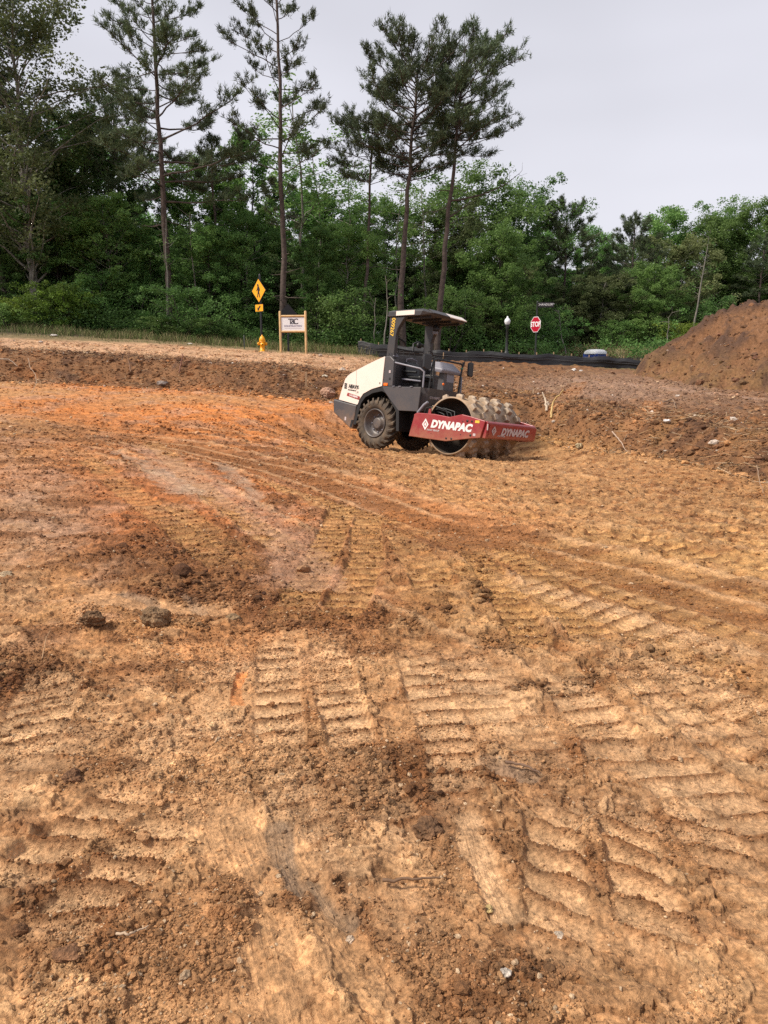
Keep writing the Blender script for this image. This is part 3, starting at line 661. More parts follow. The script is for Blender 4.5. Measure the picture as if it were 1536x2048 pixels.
# rubble on the banks and on the pile
def bank_points(n):
    ph = rng.uniform(math.radians(-30), math.radians(30), n)
    rt = np.interp(ph, PH, KR[:, 5]); rc = np.interp(ph, PH, KR[:, 6])
    r = rt - .4 + (rc - rt + 3.0) * rng.random(n) ** 1.3; ex = rng.random(n) < .35; r = np.where(ex, rng.uniform(rt, 34, n), r)
    x = r * np.sin(ph); y = r * np.cos(ph); z0 = Zbase(x, y); h, c, w_ = ground_detail(x, y, z0, np.maximum(r * .0035, .004)); return x, y, z0 + h, c
x, y, z, c = bank_points(16000)
sz = .022 * np.exp(rng.normal(0, .6, len(x))); sz = np.minimum(sz, .12)
cc = c * rng.uniform(.6, 1.7, (len(c), 1)); wh = rng.random(len(c)) < .02; cc[wh] = (.6, .5, .42)
me = clod_cloud('bank_rubble', np.stack([x, y, z + sz * .2], 1), sz, np.clip(cc, .02, .8), SOIL2)
tag(link('bank_rubble', me), 'crumbled topsoil and root debris lying on the cut banks', 'rubble', None, 'stuff')
k = rng.integers(0, len(px_), 14000); hh, d = pile_h(px_[k], py_[k]); k = k[(d > -.2) & (rng.random(len(k)) < np.clip(1.3 - d / 5, .25, 1))]
sz = .028 * np.exp(rng.normal(0, .65, len(k))); sz = np.minimum(sz, .17)
base = np.array([.18, .092, .045]); cc = base * rng.uniform(.65, 1.3, (len(k), 1)) * rng.uniform(.9, 1.1, (len(k), 3)); wh = rng.random(len(k)) < .03; cc[wh] = (.5, .38, .3)
me = clod_cloud('pile_rubble', np.stack([px_[k], py_[k], pz_[k] + sz * .2], 1), sz, np.clip(cc, .02, .8), SOIL2)
tag(link('pile_rubble', me), 'lumps of clay loose on the slopes of the soil heap', 'rubble', None, 'stuff')
# straw and twig litter
def straw(n, pts, name, label, lmin, lmax, wd, cols_):
    x, y, z, c = pts; n = len(x); a = rng.uniform(0, 2 * math.pi, n); L = rng.uniform(lmin, lmax, n); e = rng.normal(0, .18, n)
    dx, dy, dz = np.cos(a) * L / 2, np.sin(a) * L / 2, e * L
    W = wd * rng.uniform(.5, 1.3, n); nx_, ny_ = -np.sin(a) * W, np.cos(a) * W
    p0 = np.stack([x - dx, y - dy, z - dz * .3 + .012], 1); p1 = np.stack([x + dx, y + dy, z + dz + .02], 1); q = np.stack([nx_, ny_, np.zeros(n)], 1); up = np.stack([nx_ * 0, ny_ * 0, W * 1.2], 1)
    V = np.stack([p0 - q, p0 + q, p0 + up, p1 - q, p1 + q, p1 + up], 1).reshape(-1, 3)
    k = (np.arange(n) * 6)[:, None]
    F4 = np.concatenate([k + np.array([[0, 1, 4, 3]]), k + np.array([[1, 2, 5, 4]]), k + np.array([[2, 0, 3, 5]])])
    cc = cols_[rng.integers(0, len(cols_), n)] * rng.uniform(.6, 1.3, (n, 1)); cc = np.repeat(cc, 6, 0)
    me = np_mesh(name, V, F4, SOIL2, False, np.concatenate([cc, np.zeros((len(cc), 1))], 1))
    tag(link(name, me), label, 'litter', None, 'stuff')
scol = np.array([[.36, .22, .11], [.22, .12, .06], [.45, .32, .2], [.10, .06, .04]])
straw(0, bank_points(6500), 'straw_litter', 'straw, bark and snapped roots strewn over the banks', .08, .45, .006, scol)
print('soil', time.time() - T0)

# ================================================================== TREES
M_PINE = leaf_mat('pine_needles', (.05, .08, .04), (.15, .185, .09), .25)
M_OAK = leaf_mat('oak_leaves', (.075, .11, .04), (.22, .25, .10), .4)
M_DEC = leaf_mat('broad_leaves', (.05, .125, .032), (.23, .38, .105), .45)
M_LITE = leaf_mat('light_leaves', (.07, .13, .018), (.22, .31, .05), .4)
M_DIM = leaf_mat('dull_leaves', (.065, .11, .042), (.21, .27, .11), .42)
M_BARK = mat('pine_bark', (.085, .062, .052), .9, var=.45, scale=5, bump=.8)
M_PALE = mat('pale_bark', (.21, .19, .165), .9, var=.3, scale=4, bump=.5)
M_DBARK = mat('dark_bark', (.055, .045, .038), .9, var=.4, scale=5, bump=.6)
class TubeSet:
    def __init__(s): s.V = []; s.F = []; s.n = 0
    def add(s, pts, r0, r1, k=6, pw=1.0):
        pts = np.asarray(pts, float); n = len(pts); t = np.linspace(0, 1, n); rs = r0 + (r1 - r0) * t ** pw
        d = np.gradient(pts, axis=0); d /= np.linalg.norm(d, axis=1)[:, None] + 1e-9
        ref = np.array([0, 0, 1.]) if abs(d[0, 2]) < .8 else np.array([1., 0, 0])
        a = np.cross(d, ref); a /= np.linalg.norm(a, axis=1)[:, None] + 1e-9; b = np.cross(d, a)
        q = np.arange(k) * 2 * np.pi / k
        P = pts[:, None] + rs[:, None, None] * (np.cos(q)[None, :, None] * a[:, None] + np.sin(q)[None, :, None] * b[:, None])
        idx = np.arange(n * k).reshape(n, k) + s.n; nx_ = np.roll(idx, -1, 1)
        s.F.append(np.stack([idx[:-1], nx_[:-1], nx_[1:], idx[1:]], -1).reshape(-1, 4)); s.V.append(P.reshape(-1, 3)); s.n += n * k
    def mesh(s, name, m): return np_mesh(name, np.concatenate(s.V), np.concatenate(s.F), m, True)
def rdir(R, n, up=0.):
    d = R.normal(size=(n, 3)); d[:, 2] += up; return d / (np.linalg.norm(d, axis=1)[:, None] + 1e-9)
def needles(R, C, per, L, wd, D=None):
    """tufts of needles round the points C"""
    n = len(C) * per; d = rdir(R, n, .55)
    if D is not None: d = d + np.repeat(D, per, 0) * .9; d /= np.linalg.norm(d, axis=1)[:, None]
    o = np.repeat(C, per, 0) + R.normal(0, .05, (n, 3)); L = L * R.uniform(.6, 1.25, n)[:, None]
    s = np.cross(d, rdir(R, n)); s /= np.linalg.norm(s, axis=1)[:, None] + 1e-9
    V = np.stack([o - s * wd * .6, o + s * wd * .6, o + d * L], 1).reshape(-1, 3)
    tint = np.repeat(np.repeat(R.random(len(C)), per) * .6 + R.random(n) * .4, 3)
    return V, np.arange(n * 3).reshape(-1, 3), tint
def leaves(R, C, rad, per, size, flat=.7, ctint=None):
    n = len(C) * per; rr = np.repeat(rad, per) if hasattr(rad, '__len__') else rad
    g = R.normal(size=(n, 3)); g /= np.linalg.norm(g, axis=1)[:, None]; g *= (R.random(n) ** .45)[:, None]; g[:, 2] *= flat
    o = np.repeat(C, per, 0) + g * (rr[:, None] if hasattr(rr, '__len__') else rr)
    a = rdir(R, n); a[:, 2] = a[:, 2] * .6 - .15; b = np.cross(a, rdir(R, n, .8)); b /= np.linalg.norm(b, axis=1)[:, None] + 1e-9
    s = size * R.uniform(.6, 1.4, n)[:, None]
    V = np.stack([o - a * s, o - b * s * .55, o + a * s, o + b * s * .55], 1).reshape(-1, 3)
    ct = R.random(len(C)) if ctint is None else ctint
    tint = np.repeat(np.clip(np.repeat(ct, per) * .55 + R.random(n) * .45, 0, 1), 4)
    return V, np.arange(n * 4).reshape(-1, 4), tint
def curve_branch(R, p0, az, el, L, n=6, lift=.25, wob=.06):
    pts = [np.array(p0, float)]; 
    for i in range(n):
        e = el + lift * (i / n) + R.normal(0, wob); a = az + R.normal(0, wob * 1.5)
        az = a; pts.append(pts[-1] + L / n * np.array([math.cos(a) * math.cos(e), math.sin(a) * math.cos(e), math.sin(e)]))
    return np.array(pts)
def pine_meshes(seed, H, r0, cb, prof, nb, lean=(0, 0), per=13, density=1.0, fork=None, nlen=.22, dead=6, extra=None, els=(4, 22, 55), lift=.35):
    """cb crown base height, prof(t) branch length, t 0..1 from crown base to top"""
    R = np.random.default_rng(seed); T = TubeSet(); n = 16
    hs = np.linspace(0, H, n); wx = np.cumsum(R.normal(0, .05, n)); wy = np.cumsum(R.normal(0, .05, n)); wx -= wx[0]; wy -= wy[0]
    tr = np.stack([lean[0] * (hs / H) + wx, lean[1] * (hs / H) + wy, hs], 1); tr[0, 2] = -.4
    T.add(tr, r0, .05, 10, .85); T.add(np.array([tr[0], tr[0] + (tr[1] - tr[0]) * .25]), r0 * 1.35, r0 * .96, 10)
    at = lambda h: np.array([np.interp(h, hs, tr[:, 0]), np.interp(h, hs, tr[:, 1]), h])
    tips = []; dirs = []
    for i in range(nb):
        t = (i + R.random()) / nb; h = cb + (H - cb) * t ** .9; az = i * 2.4 + R.normal(0, .4)
        L = prof(t, az) * R.uniform(.7, 1.15)
        if L < .25: continue
        el = math.radians(np.interp(t, [0, .5, 1], list(els)) + R.normal(0, 8))
        b = curve_branch(R, at(h), az, el, L, 7, lift, .09); rb = max(.018, r0 * .26 * (L / 4.) ** .8 * (1 - .4 * t))
        T.add(b, rb, .012, 5)
        ns = max(2, int(L * 3.0 * density))
        for k in range(ns):
            s = R.uniform(.25, 1.0) ** .75; p = np.array([np.interp(s * 7, np.arange(8), b[:, j]) for j in range(3)])
            a2 = az + R.choice([-1, 1]) * R.uniform(.4, 1.1); l2 = R.uniform(.35, .95) * (1.2 - .5 * s) * min(1.3, .5 + L / 4)
            q = curve_branch(R, p, a2, el + R.uniform(0, .5), l2, 3, .5, .15); T.add(q, .014, .006, 3)
            m_ = int(4 + l2 * 4)
            for j in range(m_):
                f = .35 + .65 * (j + 1) / m_; x_ = np.array([np.interp(f * 3, np.arange(4), q[:, c_]) for c_ in range(3)]) + R.normal(0, .07, 3)
                tips.append(x_); dd = q[3] - q[1]; dirs.append(dd / (np.linalg.norm(dd) + 1e-6))
        tips.append(b[-1]); dirs.append((b[-1] - b[-2]) / (np.linalg.norm(b[-1] - b[-2]) + 1e-6))
    for i in range(dead):
        h = cb * R.uniform(.45, 1.0); b = curve_branch(R, at(h), R.uniform(0, 6.28), R.uniform(-.3, .2), R.uniform(.5, 1.8), 4, .1, .2); T.add(b, .03, .008, 4)
    if extra:
        for (h, az, el, L) in extra:
            b = curve_branch(R, at(h), az, el, L, 7, .25, .09); T.add(b, .06, .012, 5)
            for k in range(6):
                p = b[R.integers(3, 8)]; T.add(curve_branch(R, p, az + R.normal(0, 1.2), R.normal(.5, .5), R.uniform(.4, 1.1), 4, .2, .3), .014, .004, 3)
    V, F, tint = needles(R, np.array(tips), per, nlen, .030, np.array(dirs))
    return T.mesh('pine_trunk', M_BARK), np_mesh('pine_crown', V, F, M_PINE, False, None, tint)
def broad_meshes(seed, H, W, cb, ncl, per, size, leafm, bark, r0=.16, lobes=3, top=.55, crad=.62, stems=1, flat=.7, columnar=False):
    R = np.random.default_rng(seed); T = TubeSet(); C = []
    for s_ in range(stems):
        n = 12; hs = np.linspace(0, H * .9, n); wx = np.cumsum(R.normal(0, .10, n)); wy = np.cumsum(R.normal(0, .10, n)); wx -= wx[0]; wy -= wy[0]
        ox, oy = (R.normal(0, W * .15, 2) if stems > 1 else (0, 0)); hs = hs.copy(); tr = np.stack([wx + ox * (.3 + hs / H), wy + oy * (.3 + hs / H), hs], 1); tr[0, 2] = -.4
        T.add(tr, r0, .02, 7, .9)
        nbr = max(6, int(ncl / 5 / stems)); lp = R.uniform(0, 6.28, 3)
        for i in range(nbr):
            t = ((i + R.random()) / nbr); h = cb + (H * .9 - cb) * t
            shape = (np.sin(np.pi * (.16 + .66 * t ** top)) ** .7) if not columnar else (np.sin(np.pi * (.1 + .85 * t)) ** .4)
            az = i * 2.4 + R.normal(0, .5); L = W * .5 * shape * (1 + .3 * math.sin(lobes * az + lp[0] + 4 * t) + R.normal(0, .14)); L = max(L, .35)
            p0 = np.array([np.interp(h * .93, hs, tr[:, 0]), np.interp(h * .93, hs, tr[:, 1]), h * .93 if h > cb * 1.1 else h])
            el = R.uniform(.3, .9); b = curve_branch(R, p0, az, el, L * 1.12, 5, -.15, .12); T.add(b, max(.02, r0 * .3 * (1 - .6 * t)), .008, 4)
            for k in range(5):
                f = R.uniform(.35, 1.08); x_ = np.array([np.interp(min(f, 1) * 5, np.arange(6), b[:, c_]) for c_ in range(3)]) + R.normal(0, .35, 3) * np.array([1, 1, .7]); C.append(x_)
        C.append(tr[-1] + [0, 0, .1]); C.append(tr[-1] + R.normal(0, .2, 3) + [0, 0, .3])
    C = np.array(C); C[:, 2] = np.minimum(C[:, 2], H); rad = crad * R.uniform(.5, 1.3, len(C))
    ct = np.clip(R.random(len(C)) * .8 + .2 * C[:, 2] / H, 0, 1)
    V, F, tint = leaves(R, C, rad, per, size, flat, ct)
    return T.mesh('tree_trunk', bark), np_mesh('tree_crown', V, F, leafm, False, None, tint)
def place_tree(name, meshes, x, y, label, cat, group=None, sc_=(1, 1, 1), rz=0., z=None, tn='trunk', cn='crown', sink=.15):
    z = ground_at(x, y) - sink if z is None else z
    e = empty(name, (x, y, z), label, cat, group, rz); e.scale = sc_
    a = link(tn, meshes[0], e); b = link(cn, meshes[1], e); return e
def at_px(u, y, v=660):
    dx, ry, rz = ray(u, v); return dx / ry * y
def top_h(u, v, y):
    """height above local ground of what is seen at row v, y metres out"""
    return zpix(v, y) - ground_at(at_px(u, y, v), y)
RT = random.Random(3)
# --- the tall pines, one by one
def hero(seed, u, y, vtop, cbv, r0, prof, nb, label, lean_px=0, **kw):
    x = at_px(u, y); H = top_h(u, vtop, y); cb = top_h(u, cbv, y)
    ln = lean_px / FPX * y
    m = pine_meshes(seed, H, r0, cb, prof, nb, (ln, 0), **kw); return place_tree('pine_tree', m, x, y, label, 'pine tree', 'tall pines at the edge of the wood')
hero(11, 338, 42, -90, 400, .21, lambda t, a: 5.0 * (1 - .5 * t) * (.8 + .2 * math.cos(a)), 60, 'tall straight pine with long level limbs rising left of the pedestrian crossing sign', 4, density=1.15, els=(0, 8, 32), lift=.22)
hero(12, 562, 41, -60, 470, .19, lambda t, a: (3.7 - 1.4 * t) * (.35 if t < .18 else 1.0), 40, 'tall slender pine with a thin airy crown directly behind the wooden construction sign', 10, density=.85, dead=12, els=(4, 12, 30), lift=.25)
hero(13, 728, 44, 265, 365, .13, lambda t, a: 2.7 * math.sin(math.pi * (.2 + .6 * t)) ** .6, 26, 'thin pine with the lowest small crown, left of the pair behind the road roller', 12, density=1.0, per=10, els=(4, 12, 36), lift=.25)
hero(14, 806, 42, 135, 360, .22, lambda t, a: 3.6 * (math.sin(math.pi * (.16 + .62 * t)) ** .8), 74, 'tall pine with a dense domed crown standing directly behind the roller canopy', 22, density=1.15, per=10, els=(6, 14, 38), lift=.25)
hero(15, 874, 42, 125, 305, .20, lambda t, a: (3.9 if math.cos(a) > -.2 else 2.0) * (math.sin(math.pi * (.2 + .6 * t)) ** .7) * (1 - .2 * t), 58, 'leaning pine with a lopsided crown and one bare dead limb, right of the roller canopy', 36, density=1.1, per=10, els=(6, 12, 36), lift=.25, extra=[(top_h(895, 395, 42), .05, .12, 3.9), (top_h(890, 430, 42), .2, .5, 1.5)])
hero(16, 441, 45, 285, 385, .10, lambda t, a: 1.2 * math.sin(math.pi * (.25 + .7 * t)), 22, 'small thin pine with a tuft of a crown left of the pedestrian crossing sign', -6, density=1.3)
hero(17, 268, 50, 225, 440, .19, lambda t, a: 4.2 * math.sin(math.pi * (.3 + .65 * t)) ** .7, 62, 'dark bushy pine half hidden behind the tall pine with level limbs', 0, density=.8)
hero(18, 18, 45, -160, 420, .22, lambda t, a: 3.4 * (1 - .4 * t), 60, 'dark pine at the far left edge of the wood', 0, density=1.1)
hero(19, -90, 47, -160, 480, .22, lambda t, a: 3.8 * (1 - .4 * t), 50, 'dark pine beyond the far left edge of the wood', 0, density=1.0)
m = broad_meshes(31, top_h(72, -110, 43), 10.0, 2.4, 430, 80, .095, M_OAK, M_PALE, .27, 3, .8, .85)
place_tree('oak_tree', m, at_px(72, 43), 43, 'big grey barked oak with dull olive foliage reaching out of the top left', 'oak tree')
print('heroes', time.time() - T0)
# --- broadleaf trees: ten grown shapes, each placed many times at the height it has in the photograph
PB = [broad_meshes(101, 13, 7.5, 1.5, 300, 120, .095, M_DEC, M_DBARK, .15),
      broad_meshes(102, 14, 6.4, 2.0, 270, 120, .095, M_DEC, M_PALE, .13, 2, .7),
      broad_meshes(103, 12, 8.0, 1.0, 300, 120, .095, M_DIM, M_DBARK, .15, 4),
      broad_meshes(104, 15, 5.4, 2.0, 240, 95, .095, M_DEC, M_DBARK, .12, 2, .9, .5),
      broad_meshes(105, 14, 8.5, 1.2, 360, 95, .095, M_DEC, M_DBARK, .18, 3, .6, .75, columnar=True),
      broad_meshes(106, 14, 4.6, 6.0, 80, 40, .08, M_DEC, M_PALE, .09, 3, .8, .42),
      broad_meshes(107, 12, 6.8, 1.4, 280, 110, .095, M_OAK, M_PALE, .14, 3, .6)]
PP = [pine_meshes(120, 15, .17, 7.5, lambda t, a: 3.3 * math.sin(math.pi * (.25 + .68 * t)) ** .6, 52, density=1.1, nlen=.25),
      pine_meshes(121, 16, .17, 8.5, lambda t, a: 2.7 * math.sin(math.pi * (.3 + .6 * t)) ** .6, 42, density=1.1, nlen=.25)]
LITE = broad_meshes(130, 3.2, 3.6, .3, 110, 60, .065, M_LITE, M_DBARK, .04, 3, .5, .42, stems=3)
BUSH = broad_meshes(131, 2.6, 3.4, .2, 100, 60, .06, M_DEC, M_DBARK, .03, 3, .5, .40, stems=3)
BUSH2 = broad_meshes(132, 4.2, 3.4, .3, 110, 50, .07, M_DEC, M_DBARK, .05, 3, .5, .5, stems=3)
print('protos', time.time() - T0)
def put(proto, hp, u, y, vtop, label, cat='tree', name='broadleaf_tree', group=None, wf=1.0):
    x = at_px(u, y); h = max(1.0, top_h(u, vtop, y)) * (.93 if name == 'pine_tree' else (.97 if group else (1.10 if u < 850 else (1.16 if u < 1045 else 1.04)))); s = h / hp; sx = (s ** .5) * wf
    return place_tree(name, proto, x, y, label, cat, group, (sx, sx, s), RT.uniform(0, 6.28))
HB = [13, 14, 12, 15, 14, 14, 12]
MID = [ # prototype, u, y, v top, width factor, label
    (0, 150, 49, 232, 1.1, 'bushy green tree filling the gap right of the big oak'),
    (4, 205, 53, 275, 1.0, 'rounded green tree between the big oak and the dark bushy pine'),
    (1, 395, 50, 330, 1.0, 'green tree just right of the tall pine with level limbs'),
    (3, 470, 52, 352, 1.0, 'slim green tree behind the small thin pine'),
    (3, 510, 54, 262, .95, 'pointed poplar like tree rising above the pedestrian crossing sign'),
    (5, 605, 47, 195, 1.35, 'thinly leaved young tree right of the pine behind the wooden sign'),
    (5, 640, 50, 300, 1.2, 'sparse twiggy tree beside the thinly leaved young tree'),
    (1, 600, 56, 385, 1.1, 'full green tree low behind the wooden construction sign'),
    (0, 668, 56, 405, .9, 'dense green tree between the wooden sign and the silt fence end'),
    (5, 700, 52, 330, 1.2, 'open crowned sapling left of the thin pine behind the roller'),
    (1, 765, 58, 400, .8, 'green tree seen between the thin pine and the domed pine'),
    (5, 795, 52, 365, 1.1, 'open crowned tree against the trunk of the domed pine'),
    (5, 845, 53, 360, 1.25, 'thinly leaved tree in the gap between the domed pine and the leaning pine'),
    (6, 905, 54, 440, .8, 'brownish green tree right behind the trunk of the leaning pine'),
    (4, 960, 58, 372, 1.15, 'tallest bright green columnar tree right of the leaning pine'),
    (4, 1026, 60, 392, .8, 'second bright green columnar tree, just left of above the stop sign'),
    (0, 1078, 66, 455, .8, 'dark green tree directly above the stop sign'),
    (1, 1172, 66, 440, .7, 'wispy pale tree beside the round topped pine'),
    (3, 1192, 68, 482, .9, 'narrow dark tree in the low dip of the treeline'),
    (0, 1228, 70, 478, .9, 'round green tree right of the dip in the treeline'),
    (1, 1318, 68, 402, 1.0, 'pale green airy tree between the two dark pines'),
    (6, 1352, 62, 470, .9, 'mid green tree in front of the airy pale tree'),
    (1, 1400, 68, 420, 1.0, 'leafy tree behind the left slope of the soil heap'),
    (4, 1450, 70, 396, .8, 'tall leafy tulip tree above the soil heap'),
    (1, 1492, 68, 392, 1.0, 'second tall leafy tree above the soil heap'),
    (0, 1545, 70, 425, 1.0, 'leafy tree at the right end of the wood'),
    (0, 1640, 68, 400, 1.1, 'leafy tree beyond the right end of the wood'),
    (6, 30, 48, 300, 1.1, 'olive green tree in front of the dark pine at the far left'),
    (2, 1140, 57, 565, .9, 'low spreading olive tree right behind the stop sign'),
    (6, 1205, 57, 545, .95, 'low olive brown tree above the blue portable toilet'),
    (2, 1275, 60, 560, .9, 'low spreading tree between the toilet and the soil heap'),
    (0, 930, 54, 520, .8, 'low green tree behind the lamp post'),
    (6, 1010, 54, 535, .8, 'low bushy tree between the lamp post and the stop sign')]
MID += [(0, 128, 44.5, 400, .9, 'fresh green young tree close right of the big oak trunk'), (1, 232, 43.5, 395, .9, 'fresh green tree in front of the dark bushy pine'), (3, 300, 44, 455, .8, 'slim fresh green tree left of the tall straight pine'),
    (0, 425, 43.5, 455, .8, 'fresh green tree at the foot of the small thin pine'), (1, 492, 44, 425, .8, 'fresh green tree left of the pedestrian crossing sign'), (3, 640, 43, 440, .8, 'slim fresh green tree right of the wooden sign'), (0, 1300, 56, 520, .8, 'fresh green tree left of the soil heap'), (1, 690, 45, 450, .8, 'fresh green tree above the left end of the silt fence'),
    (0, 1000, 50, 470, .8, 'fresh green tree above the lamp post'), (0, 20, 44, 430, .9, 'fresh green tree at the far left edge')]
for pi, u, y, vt, wf, lab in MID: put(PB[pi], HB[pi], u, y, vt, lab, wf=wf)
put(PP[0], 15, 1124, 60, 400, 'round topped dark pine right of above the stop sign', 'pine tree', 'pine_tree', 'tall pines at the edge of the wood', 1.0)
put(PP[1], 16, 1098, 70, 432, 'slimmer dark pine left of the round topped pine', 'pine tree', 'pine_tree', 'tall pines at the edge of the wood', .9)
put(PP[0], 15, 1258, 60, 432, 'dark pine with a broad dome left of the airy pale tree', 'pine tree', 'pine_tree', 'tall pines at the edge of the wood', .95)
put(PP[1], 16, 1292, 68, 470, 'dark pine tucked close behind the broad domed pine', 'pine tree', 'pine_tree', 'tall pines at the edge of the wood', .9)
put(PP[1], 16, 1515, 64, 470, 'dark pine low above the crest of the soil heap', 'pine tree', 'pine_tree', 'tall pines at the edge of the wood', 1.1)
# rows that fill the wood behind
k = 0
def fill(n, u0, u1, y0, y1, f_top, jit, wf=1.0):
    for i in range(n):
        u = u0 + (u1 - u0) * (i + RT.random() * .8) / n; y = RT.uniform(y0, y1); pi = RT.choice([0, 0, 1, 2, 2, 3, 4, 6])
        if RT.random() < .22: put(PP[RT.randrange(2)], 15.5, u, y, f_top(u) + RT.uniform(-jit, jit), 'dark pine of the back rows filling the depth of the wood', 'pine tree', 'pine_tree', 'pines in the back rows', wf)
        else: put(PB[pi], HB[pi], u, y, f_top(u) + RT.uniform(-jit, jit), 'leafy tree of the back rows filling the depth of the wood', 'tree', 'broadleaf_tree', 'trees in the back rows', wf)
lft = lambda u: float(np.interp(u, [-100, 100, 250, 400, 560, 700, 900, 1100, 1300, 1536], [330, 380, 400, 430, 430, 470, 500, 530, 520, 500]))
fill(22, -120, 1000, 46, 55, lambda u: lft(u) + 90, 50)
fill(26, -150, 940, 58, 72, lambda u: lft(u) + 10, 35, 1.1)
fill(14, -200, 940, 76, 95, lambda u: lft(u) + 40, 30, 1.3)
fill(22, 900, 1660, 62, 80, lambda u: lft(u) + 25, 30, .9)
fill(16, 900, 1750, 84, 105, lambda u: lft(u) + 30, 25, 1.3)
# saplings and pale stems
def stem(u, y, vt, r0, label, barkm=M_PALE, lean=0, ncl=14):
    H = top_h(u, vt, y); R = np.random.default_rng(int(u)); T = TubeSet(); n = 10; hs = np.linspace(-.2, H, n)
    wx = np.cumsum(R.normal(0, .06, n)) + lean * hs / H; wy = np.cumsum(R.normal(0, .06, n)); tr = np.stack([wx, wy, hs], 1); T.add(tr, r0, .015, 6)
    C = []
    for i in range(ncl):
        h = H * R.uniform(.45, 1); p = np.array([np.interp(h, hs, wx), np.interp(h, hs, wy), h]); b = curve_branch(R, p, R.uniform(0, 6.28), R.uniform(.1, .8), R.uniform(.4, 1.3), 4, 0, .2); T.add(b, .018, .006, 3); C.append(b[-1])
    V, F, ti = leaves(R, np.array(C), .35, 26, .07); place_tree('young_tree', (T.mesh('t', barkm), np_mesh('c', V, F, M_DEC, False, None, ti)), at_px(u, y), y, label, 'young tree')
stem(330, 41.5, 430, .075, 'pale mossy stem standing just left of the tall straight pine')
stem(393, 43, 420, .06, 'pale thin stem of a young tree right of the tall straight pine')
stem(765, 40, 545, .055, 'bare straight grey pole of a young tree left of the roller canopy', ncl=3)
stem(748, 40.5, 590, .04, 'thinner leaning stem next to the straight grey stem', lean=.15, ncl=3)
stem(1333, 52, 620, .07, 'pale crooked stem just left of the soil heap', lean=.3, ncl=6)
stem(1387, 54, 470, .09, 'tall pale trunk rising behind the left slope of the soil heap', lean=.3)
stem(1142, 50, 600, .06, 'grey crooked stem leaning right behind the stop sign', lean=-1.1, ncl=6)
stem(577, 42, 560, .09, 'shadowy stem right beside the pine behind the wooden sign', M_DBARK, ncl=6)
# shrubs along the edge of the wood
SH = [(LITE, 3.2, 95, 40.5, 575, 'yellow green shrub at the foot of the big oak'), (LITE, 3.2, 150, 41, 590, 'yellow green shrub right of the big oak foot'), (LITE, 3.2, 45, 41, 600, 'yellow green shrub left of the big oak foot'),
      (BUSH, 2.6, 375, 40, 588, 'leafy shrub right of the tall straight pine foot'), (BUSH, 2.6, 405, 39.5, 640, 'low shrub left of the small thin pine'), (BUSH2, 4.2, 215, 43, 560, 'dark shrub between the oak and the tall pine'),
      (BUSH2, 4.2, 280, 43, 570, 'dull green shrub left of the tall straight pine'), (LITE, 3.2, 1364, 53, 648, 'bright green bush just left of the soil heap'), (BUSH, 2.6, 640, 41, 610, 'green shrub right of the wooden construction sign'),
      (BUSH2, 4.2, 690, 42, 590, 'dark shrub behind the left end of the silt fence'), (BUSH2, 4.2, 470, 43, 590, 'dark shrub behind the fire hydrant'), 
      (BUSH2, 4.2, 905, 47, 590, 'dull shrub right of the roller canopy'), 
      (BUSH2, 4.2, 1040, 50, 610, 'dark shrub right of the lamp post'), (BUSH2, 4.2, 1110, 52, 625, 'olive shrub right of the stop sign'), (BUSH2, 4.2, 1300, 55, 630, 'dark shrub left of the pale crooked stem'),
      (BUSH, 2.6, 15, 40, 610, 'green shrub at the far left end of the terrace'), (BUSH, 2.6, 330, 40, 645, 'low shrub below the tall straight pine'), (BUSH2, 4.2, 1230, 54, 640, 'dark shrub right of the portable toilet'),
      (BUSH2, 4.2, 1430, 56, 600, 'dark shrub behind the crest of the soil heap'), ]
for pr, hp, u, y, vt, lab in SH: put(pr, hp, u, y, vt, lab, 'shrub', 'shrub')
# understory mass deep between the trunks, and the far wood
def mass(name, n, u0, u1, y0, y1, hfun, size, m, label, seed):
    R = np.random.default_rng(seed); y = R.uniform(y0, y1, n); u = R.uniform(u0, u1, n); x = (u - CX) / FPX / 1.01 * y
    top = hfun(u, y) * (.55 + .6 * (fbm(x, y, 5, 3, seed) + .5)); h = R.random(n) ** .75 * top * np.clip(.9 + 1.6 * fbm(x, y, 3.0, 3, seed + 5), .15, 1.6)
    z = Zbase(x, y) + h; V, F, ti = leaves(R, np.stack([x, y, z], 1), .45, 9, size, .8)
    tag(link(name, np_mesh(name, V, F, m, False, None, ti)), label, 'undergrowth', None, 'stuff')
mass('undergrowth', 9000, -150, 1680, 46, 62, lambda u, y: np.interp(u, [600, 1000], [2.0, 1.0]), .09, M_DEC, 'tangled leafy undergrowth between the trunks of the wood', 61)
mass('low_undergrowth', 5000, -100, 760, 40, 44.5, lambda u, y: 1.2 + 0 * u, .07, M_DEC, 'low leafy growth along the edge of the wood', 62)
mass('far_wood', 9000, -300, 1800, 100, 125, lambda u, y: np.interp(u, [0, 700, 1000, 1600], [17, 14, 10, 10]), .34, M_DIM, 'far wood closing the view behind the trunks', 63)
